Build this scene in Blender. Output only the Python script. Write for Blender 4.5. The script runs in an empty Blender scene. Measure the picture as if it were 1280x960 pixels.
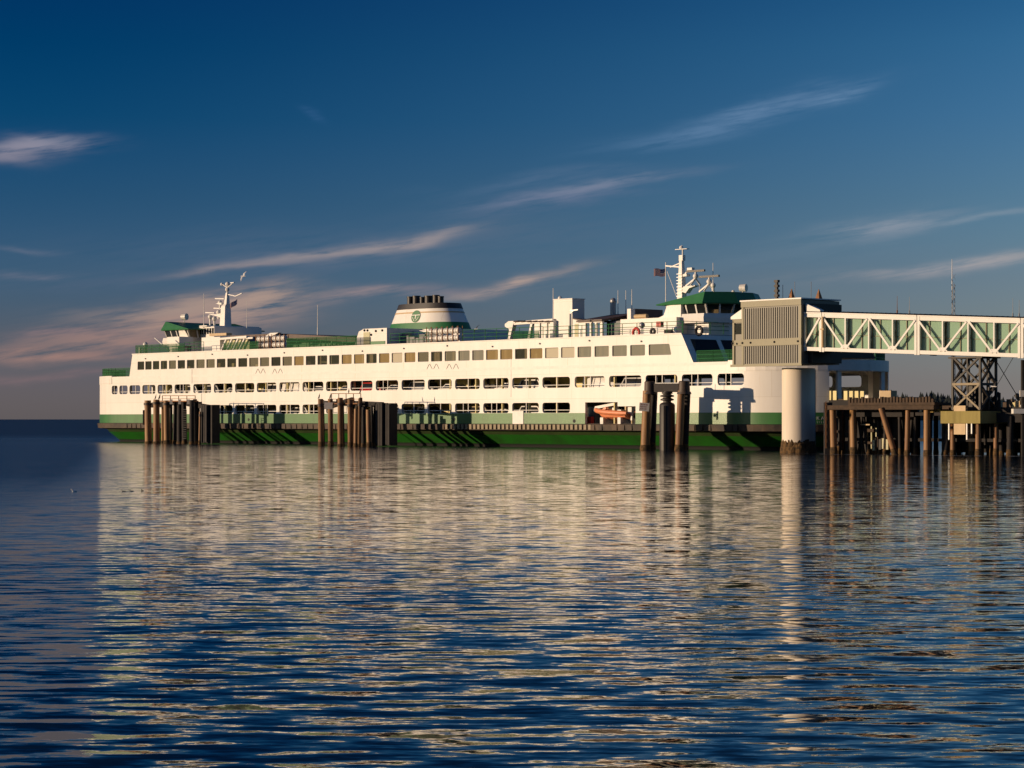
import bpy, math, random
from mathutils import Vector, Matrix
random.seed(7)
C = bpy.context.scene
COL = C.collection
R = math.radians

# ------------------------------------------------------------------ camera
F = 2900.0                      # focal length in photo pixels (photo 1280 wide)
CAMH = 2.8
HOR = 524.0
cd = bpy.data.cameras.new('camera'); cam = bpy.data.objects.new('camera', cd); COL.objects.link(cam)
cam.location = (0, 0, CAMH); cam.rotation_euler = (R(90), 0, 0)
cd.sensor_width = 36; cd.lens = 36 * F / 1280; cd.shift_y = (HOR - 480) / 1280
cd.clip_start = 0.5; cd.clip_end = 80000
C.camera = cam

# ------------------------------------------------------------------ light
SUN_EL = 6.5
SUN_AZ = Vector((-0.985, -0.17, 0)).normalized()     # horizontal direction towards the sun
sd = bpy.data.lights.new('sun', 'SUN'); sun = bpy.data.objects.new('sun', sd); COL.objects.link(sun)
to_sun = (SUN_AZ * math.cos(R(SUN_EL)) + Vector((0, 0, math.sin(R(SUN_EL)))))
sun.rotation_euler = to_sun.to_track_quat('Z', 'Y').to_euler()
sd.energy = 4.5; sd.angle = R(0.5); sd.color = (1.0, 0.725, 0.47)

C.view_settings.view_transform = 'Standard'; C.view_settings.look = 'None'
C.view_settings.exposure = 0.0; C.view_settings.gamma = 1.0; C.view_settings.use_curve_mapping = False
C.render.engine = 'CYCLES'
C.cycles.max_bounces = 6; C.cycles.caustics_reflective = False; C.cycles.caustics_refractive = False
C.cycles.sample_clamp_indirect = 4.0

# ------------------------------------------------------------------ sky
W = bpy.data.worlds.new('World'); C.world = W; W.use_nodes = True
def build_sky():
    nt = W.node_tree; N = nt.nodes; Lk = nt.links
    N.clear()
    out = N.new('ShaderNodeOutputWorld'); bg = N.new('ShaderNodeBackground'); bg.inputs['Strength'].default_value = SKY_STRENGTH
    Lk.new(bg.outputs[0], out.inputs[0])
    sky = N.new('ShaderNodeTexSky'); sky.sky_type = 'NISHITA'; sky.sun_disc = False
    sky.sun_elevation = R(SUN_EL); sky.sun_rotation = math.atan2(SUN_AZ.x, SUN_AZ.y)
    sky.altitude = 0; sky.air_density = 1.0; sky.dust_density = 0.6; sky.ozone_density = 3.0
    def val(s):
        if isinstance(s, (int, float)):
            v = N.new('ShaderNodeValue'); v.outputs[0].default_value = s; return v.outputs[0]
        return s
    def m(op, a, b=None, c=None, clamp=False):
        n = N.new('ShaderNodeMath'); n.operation = op; n.use_clamp = clamp
        for i, x in enumerate((a, b, c)):
            if x is None: continue
            if isinstance(x, (int, float)): n.inputs[i].default_value = x
            else: Lk.new(x, n.inputs[i])
        return n.outputs[0]
    def mixc(fac, a, b, mode='MIX'):
        n = N.new('ShaderNodeMix'); n.data_type = 'RGBA'; n.blend_type = mode
        for key, x in (('Factor', fac), ('A', a), ('B', b)):
            s = [i for i in n.inputs if i.name == key and (key == 'Factor' and i.type == 'VALUE' or key != 'Factor' and i.type == 'RGBA')][0]
            if isinstance(x, (int, float)): s.default_value = x
            elif isinstance(x, tuple): s.default_value = x + (1,)
            else: Lk.new(x, s)
        return [o for o in n.outputs if o.type == 'RGBA'][0]
    tc = N.new('ShaderNodeTexCoord'); sp = N.new('ShaderNodeSeparateXYZ'); Lk.new(tc.outputs['Generated'], sp.inputs[0])
    x, y, z = sp.outputs
    az = m('ARCTAN2', x, y)                                     # azimuth from north, radians
    el = m('ARCSINE', z)
    # the air's own colour: the physical sky, polarised-dark away from the sun, plus the grey-mauve band low down
    def ramp(fac, stops):
        r = N.new('ShaderNodeValToRGB'); Lk.new(fac, r.inputs[0]); cr = r.color_ramp; cr.interpolation = 'LINEAR'
        while len(cr.elements) > 1: cr.elements.remove(cr.elements[-1])
        for i, (p, c) in enumerate(stops):
            e = cr.elements[0] if i == 0 else cr.elements.new(p)
            e.position = p; e.color = c + (1,)
        return r.outputs[0]
    h = m('MULTIPLY', el, 1 / R(40), clamp=True)
    right = m('POWER', m('ADD', 0.5, m('MULTIPLY', az, 1 / 0.44), clamp=True), 1.6)   # 0 left of the view, 1 right of it
    deep = mixc(right, ramp(h, SKY_L), ramp(h, SKY_R))
    # skylight is polarised (and so darkened by the polarising filter) most at right angles to the sun
    dt = N.new('ShaderNodeVectorMath'); dt.operation = 'DOT_PRODUCT'; Lk.new(tc.outputs['Generated'], dt.inputs[0]); dt.inputs[1].default_value = tuple(to_sun)
    c2 = m('MULTIPLY', dt.outputs['Value'], dt.outputs['Value'])
    pol = m('SUBTRACT', 1.0, m('MULTIPLY', m('SUBTRACT', c2, 0.12), 1.2, clamp=True), clamp=True)
    gr = mixc(1.0, sky.outputs[0], mixc(pol, (0.75, 0.9, 1.1), deep), 'MULTIPLY')
    # wisps of cirrus, each at its own bearing and height
    nz = N.new('ShaderNodeTexNoise'); nz.noise_dimensions = '2D'; nz.inputs['Scale'].default_value = 1.0
    nz.inputs['Detail'].default_value = 7; nz.inputs['Roughness'].default_value = 0.62
    cv = N.new('ShaderNodeCombineXYZ')
    skew = m('SUBTRACT', el, m('MULTIPLY', az, 0.16))
    Lk.new(m('MULTIPLY', az, 26.0), cv.inputs[0]); Lk.new(m('MULTIPLY', skew, 240.0), cv.inputs[1])
    Lk.new(cv.outputs[0], nz.inputs['Vector'])
    n1 = nz.outputs[0]
    wz = N.new('ShaderNodeTexNoise'); wz.noise_dimensions = '2D'; wz.inputs['Scale'].default_value = 1.0; wz.inputs['Detail'].default_value = 4
    cw = N.new('ShaderNodeCombineXYZ'); Lk.new(m('MULTIPLY', az, 14.0), cw.inputs[0]); Lk.new(m('MULTIPLY', el, 45.0), cw.inputs[1]); Lk.new(cw.outputs[0], wz.inputs['Vector'])
    warp = m('SUBTRACT', wz.outputs[0], 0.5)
    col = gr
    for (px, py, ln, wd, ang, amt, ccol, bias) in CLOUDS:
        a0 = math.atan((px - 640) / F); e0 = math.atan((HOR - py) / F * math.cos(a0))
        ca, sa = math.cos(R(ang)), math.sin(R(ang))
        da = m('SUBTRACT', az, a0); de = m('SUBTRACT', m('ADD', el, m('MULTIPLY', warp, 0.012)), e0)
        u = m('MULTIPLY', m('ADD', m('MULTIPLY', da, ca), m('MULTIPLY', de, sa)), F / ln)
        v = m('MULTIPLY', m('SUBTRACT', m('MULTIPLY', de, ca), m('MULTIPLY', da, sa)), F / wd)
        if bias:   # sharper lower edge and a feathered upper edge, or the other way round
            v = m('ADD', v, m('MULTIPLY', m('MULTIPLY', u, u), bias))
        g = m('EXPONENT', m('MULTIPLY', m('ADD', m('MULTIPLY', u, u), m('MULTIPLY', v, v)), -1.0))
        k = m('MULTIPLY', g, m('MULTIPLY', m('SUBTRACT', n1, 0.27), 3.3, clamp=True))
        col = mixc(m('MULTIPLY', k, amt, clamp=True), col, ccol)
    # thin veil everywhere
    Lk.new(col, bg.inputs['Color'])
SKY_STRENGTH = 0.1
SKY_L = [(0.0, (0.902, 0.936, 1.894)), (0.0217, (0.738, 0.732, 1.555)), (0.0513, (0.498, 0.56, 1.154)), (0.0858, (0.297, 0.504, 1.057)), (0.1349, (0.146, 0.394, 0.823)), (0.1837, (0.028, 0.311, 0.687)), (0.2273, (0.0, 0.25, 0.588)), (0.2561, (0.003, 0.216, 0.55)), (0.45, (0.002, 0.119, 0.303)), (1.0, (0.2, 0.45, 0.8))]
SKY_R = [(0.0, (1.427, 1.461, 2.803)), (0.0217, (1.18, 1.163, 2.058)), (0.0513, (1.018, 1.054, 1.665)), (0.0858, (0.872, 0.933, 1.44)), (0.1104, (0.744, 0.917, 1.372)), (0.1349, (0.635, 0.868, 1.294)), (0.1837, (0.44, 0.784, 1.229)), (0.2273, (0.31, 0.714, 1.119)), (0.2561, (0.209, 0.605, 1.0)), (0.45, (0.115, 0.333, 0.55)), (1.0, (0.2, 0.45, 0.8))]
CLOUDS = [   # bearing and height (as photo column, row), length, width, tilt, density, colour
    (38, 184, 62, 9, 3, 0.75, (3.32, 3.05, 3.71), 0),
    (12, 194, 45, 7, -3, 0.6, (2.87, 2.62, 3.23), 0),
    (75, 178, 40, 6, 6, 0.4, (2.23, 2.42, 3.28), 0),
    (400, 318, 105, 6, 8, 0.95, (4.56, 3.61, 3.23), 0),
    (500, 301, 72, 8, 8, 1, (4.91, 3.81, 3.42), 0),
    (300, 336, 70, 4, 7, 0.8, (3.52, 2.87, 2.79), 0),
    (400, 322, 170, 14, 7, 0.35, (1.88, 1.88, 2.38), 0),
    (225, 402, 105, 16, 7, 1.0, (3.81, 2.54, 2.16), 0),
    (322, 378, 48, 14, 16, 0.9, (4.23, 3.05, 2.54), 0),
    (150, 426, 120, 12, 4, 0.9, (3.23, 2.09, 1.88), 0),
    (255, 384, 120, 10, 5, 0.8, (4.13, 2.96, 2.46), 0),
    (300, 398, 65, 12, 6, 0.7, (3.71, 2.62, 2.31), 0),
    (60, 447, 115, 8, 1, 1.0, (3.14, 1.98, 1.78), 0),
    (60, 472, 120, 6, 3, 0.7, (1.95, 1.41, 1.53), 0),
    (40, 340, 45, 4, 0, 0.6, (1.50, 1.68, 2.31), 0),
    (30, 312, 40, 3, 0, 0.5, (1.27, 1.62, 2.38), 0),
    (80, 420, 60, 6, 5, 0.6, (2.62, 1.81, 1.95), 0),
    (455, 368, 60, 6, 8, 0.85, (3.05, 2.38, 2.46), 0),
    (635, 354, 75, 6, 11, 1, (4.45, 3.32, 2.87), 0),
    (540, 362, 90, 8, 3, 0.6, (2.16, 1.95, 2.31), 0),
    (735, 236, 110, 6, 8, 0.8, (2.02, 2.38, 3.32), 0),
    (690, 246, 90, 8, 3, 0.6, (1.50, 1.88, 2.96), 0),
    (680, 225, 110, 9, 5, 0.4, (1.07, 1.75, 2.87), 0),
    (640, 262, 80, 10, 6, 0.4, (1.17, 1.62, 2.54), 0),
    (955, 140, 100, 11, 13, 0.55, (1.50, 2.54, 4.13), 0),
    (880, 162, 110, 12, 10, 0.5, (1.12, 2.16, 3.71), 0),
    (1050, 122, 40, 6, 18, 0.5, (1.56, 2.70, 4.34), 0),
    (1105, 281, 75, 11, 10, 0.85, (2.54, 2.96, 3.61), 0),
    (1190, 332, 100, 8, 6, 0.95, (3.42, 3.32, 3.61), 0),
    (1250, 322, 70, 7, 7, 0.6, (3.52, 3.42, 3.52), 0),
    (1235, 268, 90, 5, 4, 0.6, (2.16, 2.87, 3.61), 0),
    (1100, 345, 120, 8, 4, 0.4, (2.38, 2.54, 2.87), 0),
    (1000, 318, 150, 14, 6, 0.35, (1.27, 2.02, 2.79), 0),
    (390, 143, 14, 4, -20, 0.45, (0.45, 1.27, 2.87), 0),
    (330, 310, 240, 22, 2, 0.3, (0.89, 1.38, 2.23), 0),
    (620, 300, 260, 26, 4, 0.28, (0.93, 1.50, 2.31), 0),
    (840, 360, 240, 24, 2, 0.22, (1.38, 1.81, 2.31), 0),
    (150, 352, 200, 14, 1, 0.25, (0.98, 1.33, 2.09), 0),
]
build_sky()

# ------------------------------------------------------------------ helpers
def mat(name, col, rough=0.6, metal=0.0, var=0.0, scale=1.0, col2=None, streak=0.0, bump=0.0, spec=0.5):
    m = bpy.data.materials.new(name); m.use_nodes = True
    nt = m.node_tree; b = nt.nodes['Principled BSDF']
    b.inputs['Base Color'].default_value = tuple(col) + (1,)
    b.inputs['Roughness'].default_value = rough; b.inputs['Metallic'].default_value = metal
    b.inputs['Specular IOR Level'].default_value = spec
    if var or col2 or bump:
        tc = nt.nodes.new('ShaderNodeTexCoord'); mp = nt.nodes.new('ShaderNodeMapping')
        mp.inputs['Scale'].default_value = (scale, scale, scale * (0.12 if streak else 1.0))
        nz = nt.nodes.new('ShaderNodeTexNoise'); nz.inputs['Detail'].default_value = 6; nz.inputs['Roughness'].default_value = 0.65
        nz.inputs['Scale'].default_value = 1.0
        nt.links.new(tc.outputs['Object'], mp.inputs[0]); nt.links.new(mp.outputs[0], nz.inputs['Vector'])
        rp = nt.nodes.new('ShaderNodeValToRGB')
        c2 = col2 if col2 else tuple(max(0, c * (1 - var)) for c in col)
        rp.color_ramp.elements[0].position = 0.36 if not streak else 0.30; rp.color_ramp.elements[0].color = tuple(c2) + (1,)
        rp.color_ramp.elements[1].position = 0.62 if not streak else 0.30 + streak; rp.color_ramp.elements[1].color = tuple(col) + (1,)
        nt.links.new(nz.outputs[0], rp.inputs[0]); nt.links.new(rp.outputs[0], b.inputs['Base Color'])
        if bump:
            bm = nt.nodes.new('ShaderNodeBump'); bm.inputs['Strength'].default_value = bump; bm.inputs['Distance'].default_value = 0.05
            nt.links.new(nz.outputs[0], bm.inputs['Height']); nt.links.new(bm.outputs[0], b.inputs['Normal'])
    return m

class MB:
    """collects polygons; build() links them as one mesh object"""
    def __init__(s): s.v = []; s.f = []; s.mi = []; s.cur = 0; s.M = None; s.layer = 0; s.vl = []
    def m(s, i): s.cur = i; return s
    def add(s, pts, faces):
        o = len(s.v)
        for p in pts:
            p = Vector(p)
            if s.M is not None: p = s.M @ p
            s.v.append(tuple(p)); s.vl.append(s.layer)
        for f in faces: s.f.append([i + o for i in f]); s.mi.append(s.cur)
        return s
    def quad(s, a, b, c, d): return s.add([a, b, c, d], [(0, 1, 2, 3)])
    def box(s, x0, x1, y0, y1, z0, z1):
        p = [(x, y, z) for z in (z0, z1) for y in (y0, y1) for x in (x0, x1)]
        return s.add(p, [(0, 2, 3, 1), (4, 5, 7, 6), (0, 1, 5, 4), (2, 6, 7, 3), (0, 4, 6, 2), (1, 3, 7, 5)])
    def hexa(s, b4, t4):
        return s.add(list(b4) + list(t4), [(3, 2, 1, 0), (4, 5, 6, 7), (0, 1, 5, 4), (1, 2, 6, 5), (2, 3, 7, 6), (3, 0, 4, 7)])
    def tube(s, a, b, r, r2=None, n=8, cap=True):
        a = Vector(a); b = Vector(b); d = (b - a).normalized(); r2 = r if r2 is None else r2
        up = Vector((0, 0, 1)) if abs(d.z) < 0.9 else Vector((1, 0, 0))
        e1 = d.cross(up).normalized(); e2 = d.cross(e1)
        ring = lambda c, q: [c + (e1 * math.cos(2 * math.pi * i / n) + e2 * math.sin(2 * math.pi * i / n)) * q for i in range(n)]
        fs = [(i, (i + 1) % n, n + (i + 1) % n, n + i) for i in range(n)]
        if cap: fs += [tuple(range(n))[::-1], tuple(range(n, 2 * n))]
        return s.add(ring(a, r) + ring(b, r2), fs)
    def bar(s, a, b, w, h=None, up=(0, 0, 1)):
        a = Vector(a); b = Vector(b); d = (b - a).normalized(); h = w if h is None else h
        u = Vector(up)
        if abs(d.dot(u)) > 0.98: u = Vector((1, 0, 0))
        e1 = d.cross(u).normalized() * (w / 2); e2 = e1.cross(d).normalized() * (h / 2)
        q = lambda c: [c - e1 - e2, c + e1 - e2, c + e1 + e2, c - e1 + e2]
        return s.hexa(q(a), q(b))
    def prism(s, poly, axis, a, b):
        """poly of 2-D points extruded along axis 'x','y' or 'z' from a to b"""
        def P(p, h):
            return {'x': (h, p[0], p[1]), 'y': (p[0], h, p[1]), 'z': (p[0], p[1], h)}[axis]
        n = len(poly)
        return s.add([P(p, a) for p in poly] + [P(p, b) for p in poly],
                     [tuple(range(n))[::-1], tuple(range(n, 2 * n))] + [(i, (i + 1) % n, n + (i + 1) % n, n + i) for i in range(n)])
    def loft(s, rings, closed=True, cap=True):
        n = len(rings[0]); pts = [p for r in rings for p in r]; fs = []
        for k in range(len(rings) - 1):
            for i in range(n if closed else n - 1):
                j = (i + 1) % n
                fs.append((k * n + i, k * n + j, (k + 1) * n + j, (k + 1) * n + i))
        if cap: fs += [tuple(range(n))[::-1], tuple(range((len(rings) - 1) * n, len(rings) * n))]
        return s.add(pts, fs)
    def ball(s, c, r, rx=1, ry=1, rz=1, n=10, k=6):
        c = Vector(c); rings = []
        for i in range(k + 1):
            th = math.pi * i / k; q = max(math.sin(th), 0.02)
            rings.append([c + Vector((math.cos(2 * math.pi * j / n) * q * r * rx, math.sin(2 * math.pi * j / n) * q * r * ry, -math.cos(th) * r * rz)) for j in range(n)])
        return s.loft(rings)
    def torus(s, c, R0, r, axis=(0, 1, 0), n=16, k=8, arc=1.0):
        c = Vector(c); ax = Vector(axis).normalized(); e1 = ax.cross(Vector((0, 0, 1)) if abs(ax.z) < .9 else Vector((1, 0, 0))).normalized(); e2 = ax.cross(e1)
        rings = []
        for i in range(n + 1):
            a = 2 * math.pi * i / n * arc; d = e1 * math.cos(a) + e2 * math.sin(a)
            rings.append([c + d * (R0 + r * math.cos(2 * math.pi * j / k)) + ax * (r * math.sin(2 * math.pi * j / k)) for j in range(k)])
        return s.loft(rings)
    def build(s, name, mats, parent=None, smooth=False, loc=None, weld=False):
        if weld:
            idx = {}; nv = []; rm = []
            for p, q in zip(s.v, s.vl):
                k = (round(p[0], 3), round(p[1], 3), round(p[2], 3), q)
                if k not in idx: idx[k] = len(nv); nv.append(p)
                rm.append(idx[k])
            s.v = nv; s.f = [[rm[i] for i in f] for f in s.f]
        me = bpy.data.meshes.new(name); me.from_pydata(s.v, [], s.f)
        for mm in (mats if isinstance(mats, (list, tuple)) else [mats]): me.materials.append(mm)
        me.polygons.foreach_set('material_index', s.mi)
        if smooth:
            me.polygons.foreach_set('use_smooth', [True] * len(s.f)); me.update()
            try: me.set_sharp_from_angle(angle=R(40))
            except Exception: pass
        me.update()
        o = bpy.data.objects.new(name, me); COL.objects.link(o)
        if parent is not None: o.parent = parent
        if loc is not None: o.location = loc
        return o

def tag(o, label=None, cat=None, group=None, kind=None):
    if label: o['label'] = label
    if cat: o['category'] = cat
    if group: o['group'] = group
    if kind: o['kind'] = kind
    return o
def empty(name, label, cat, loc=(0, 0, 0), rz=0, group=None):
    o = bpy.data.objects.new(name, None); COL.objects.link(o); o.location = loc; o.rotation_euler = (0, 0, rz); o.empty_display_size = 0.3
    return tag(o, label, cat, group)
def copy_tree(o, parent=None):
    c = o.copy(); COL.objects.link(c)
    if parent is not None: c.parent = parent
    for ch in list(o.children): copy_tree(ch, c)
    return c

# ------------------------------------------------------------------ measured frames
# world point on a vertical plane at depth Y seen at photo pixel (px, py)
def WX(px, Y): return (px - 640) / F * Y
def WZ(py, Y): return CAMH + (HOR - py) / F * Y
def WP(px, py, Y): return Vector((WX(px, Y), Y, WZ(py, Y)))
# ship frame: s along the hull (towards the near bow), t across (0 = near side, away from the quay we stand on), z up
PHI = math.atan(2620 / F)
SD = Vector((math.sin(PHI), -math.cos(PHI), 0)); SN = Vector((math.cos(PHI), math.sin(PHI), 0))
SA = Vector((220 / F * 213.0, 213.0, 0))
SHIP_RZ = math.atan2(SD.y, SD.x)
NA = SN.dot(SA)
def YT(px, t): return (NA + t) / (SN.x * (px - 640) / F + SN.y)
def SP(px, t=0):
    Y = YT(px, t); return (Vector((WX(px, Y), Y, 0)) - SA).dot(SD)
def ZP(px, py, t=0): return WZ(py, YT(px, t))
def TP(px, s):          # t where the cross-ship line at s meets pixel column px
    u = (px - 640) / F; a = SA + SD * s
    return (u * a.y - a.x) / (SN.x - u * SN.y)
def ship_to_world(s, t, z): return SA + SD * s + SN * t + Vector((0, 0, z))

# ------------------------------------------------------------------ materials
M = {}
M['white'] = mat('ship_white', (0.82, 0.80, 0.76), 0.45, var=0.06, scale=0.5, col2=(0.74, 0.71, 0.66), streak=0.35)
def plates(m):
    nt = m.node_tree; b = nt.nodes['Principled BSDF']; tc = nt.nodes.new('ShaderNodeTexCoord')
    sp = nt.nodes.new('ShaderNodeSeparateXYZ'); cb = nt.nodes.new('ShaderNodeCombineXYZ'); nt.links.new(tc.outputs['Object'], sp.inputs[0])
    nt.links.new(sp.outputs[0], cb.inputs[0]); nt.links.new(sp.outputs[2], cb.inputs[1])
    br = nt.nodes.new('ShaderNodeTexBrick'); br.inputs['Scale'].default_value = 1; br.inputs['Brick Width'].default_value = 6.2; br.inputs['Row Height'].default_value = 2.4
    br.inputs['Mortar Size'].default_value = 0.022; br.inputs['Mortar Smooth'].default_value = 0.6
    br.inputs['Color1'].default_value = (1, 1, 1, 1); br.inputs['Color2'].default_value = (0.95, 0.955, 0.96, 1); br.inputs['Mortar'].default_value = (0.80, 0.77, 0.72, 1)
    nt.links.new(cb.outputs[0], br.inputs['Vector'])
    mp = nt.nodes.new('ShaderNodeMapping'); mp.inputs['Scale'].default_value = (2.2, 1, 0.16); nt.links.new(tc.outputs['Object'], mp.inputs[0])
    nz = nt.nodes.new('ShaderNodeTexNoise'); nz.inputs['Scale'].default_value = 1; nz.inputs['Detail'].default_value = 5; nt.links.new(mp.outputs[0], nz.inputs['Vector'])
    rp = nt.nodes.new('ShaderNodeValToRGB'); rp.color_ramp.elements[0].position = .66; rp.color_ramp.elements[0].color = (1, 1, 1, 1); rp.color_ramp.elements[1].position = .80; rp.color_ramp.elements[1].color = (0.80, 0.66, 0.50, 1)
    nt.links.new(nz.outputs[0], rp.inputs[0])
    src = b.inputs['Base Color'].links[0].from_socket
    for t in (br.outputs['Color'], rp.outputs[0]):
        mx = nt.nodes.new('ShaderNodeMix'); mx.data_type = 'RGBA'; mx.blend_type = 'MULTIPLY'
        mx.inputs[0].default_value = 1.0
        nt.links.new(src, mx.inputs[6]); nt.links.new(t, mx.inputs[7]); src = mx.outputs[2]
    nt.links.new(src, b.inputs['Base Color'])
plates(M['white'])
M['white2'] = mat('deck_white', (0.80, 0.78, 0.74), 0.5, var=0.1, scale=1.5)
M['band'] = mat('band_green', (0.042, 0.168, 0.04), 0.4, var=0.2, scale=0.7, col2=(0.03, 0.12, 0.03), streak=0.3)
M['green'] = mat('trim_green', (0.03, 0.17, 0.055), 0.45, var=0.15, scale=1.0)
M['hullgreen'] = mat('hull_green', (0.022, 0.155, 0.016), 0.3, scale=0.35, col2=(0.024, 0.08, 0.016), streak=0.3)
M['hulldark'] = mat('hull_dark_olive', (0.035, 0.062, 0.016), 0.4, scale=0.5, col2=(0.022, 0.035, 0.012), streak=0.4)  # darker olive strip between the guard and the bright green
M['boot'] = mat('boot_black', (0.012, 0.014, 0.012), 0.5)
M['guard'] = mat('guard_rubber', (0.075, 0.048, 0.028), 0.7, scale=0.6, col2=(0.02, 0.014, 0.012))
M['black'] = mat('black_paint', (0.025, 0.022, 0.022), 0.5, var=0.3, scale=2)
M['dark'] = mat('dark_void', (0.03, 0.03, 0.033), 0.8)
M['grey'] = mat('deck_grey', (0.22, 0.23, 0.23), 0.7, var=0.25, scale=0.6)
M['cream'] = mat('casing_cream', (0.74, 0.64, 0.30), 0.6, var=0.15, scale=0.6)
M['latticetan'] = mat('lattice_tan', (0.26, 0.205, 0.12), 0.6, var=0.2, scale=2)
M['olive'] = mat('pale_olive', (0.52, 0.50, 0.30), 0.55, var=0.1, scale=1)
M['steel'] = mat('steel_grey', (0.35, 0.36, 0.37), 0.4, 0.5)
M['rust'] = mat('rust', (0.30, 0.14, 0.06), 0.8, var=0.4, scale=3)
M['brownroof'] = mat('shelter_roof', (0.10, 0.062, 0.05), 0.6, var=0.3, scale=1.5)
M['red'] = mat('red', (0.50, 0.045, 0.035), 0.5)
M['blue'] = mat('blue', (0.03, 0.05, 0.18), 0.6)
M['orange'] = mat('orange', (0.74, 0.26, 0.12), 0.45, var=0.1, scale=3)
M['tan'] = mat('tan', (0.55, 0.40, 0.22), 0.6, var=0.15, scale=2)
M['raft'] = mat('raft_white', (0.74, 0.72, 0.68), 0.4, var=0.25, scale=4)
def glassy(name, tint, mixf, rough=0.05, spec=0.5):
    m = bpy.data.materials.new(name); m.use_nodes = True; nt = m.node_tree; N = nt.nodes
    b = N['Principled BSDF']; b.inputs['Base Color'].default_value = tint + (1,); b.inputs['Roughness'].default_value = rough
    b.inputs['Specular IOR Level'].default_value = spec
    t = N.new('ShaderNodeBsdfTransparent'); t.inputs[0].default_value = (0.75, 0.76, 0.72, 1)
    mx = N.new('ShaderNodeMixShader'); fr = N.new('ShaderNodeFresnel'); fr.inputs[0].default_value = 1.5
    ad = N.new('ShaderNodeMath'); ad.operation = 'ADD'; ad.use_clamp = True; ad.inputs[1].default_value = mixf
    nt.links.new(fr.outputs[0], ad.inputs[0]); nt.links.new(ad.outputs[0], mx.inputs[0])
    nt.links.new(t.outputs[0], mx.inputs[1]); nt.links.new(b.outputs[0], mx.inputs[2]); nt.links.new(mx.outputs[0], N['Material Output'].inputs[0])
    return m
M['glass'] = glassy('cabin_glass', (0.06, 0.065, 0.05), 0.35)
M['glass2'] = glassy('cabin_glass_blinds', (0.24, 0.225, 0.16), 0.5)
M['glass3'] = glassy('cabin_glass_pale', (0.30, 0.30, 0.25), 0.62, 0.1)  # pale grey tint stands for reflected sky and curtains behind
M['glass4'] = glassy('cabin_glass_glint', (0.42, 0.30, 0.13), 0.55, 0.1)  # gold tint paints warm glints into some panes
M['glass5'] = glassy('cabin_glass_lit_blind', (0.66, 0.60, 0.46), 0.72, 0.15)  # near-white tint paints a sunlit curtain into the pane
M['wheelglass'] = glassy('wheelhouse_glass', (0.03, 0.035, 0.04), 0.3)
M['walkglass'] = glassy('walkway_glass', (0.36, 0.57, 0.41), 0.70, 0.12)
M['canvas'] = glassy('screen_mesh', (0.025, 0.10, 0.04), 0.5, 0.8, 0.1)
M['carglass'] = mat('car_glass', (0.02, 0.022, 0.025), 0.08)
M['tyre'] = mat('tyre', (0.02, 0.02, 0.02), 0.8)

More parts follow.
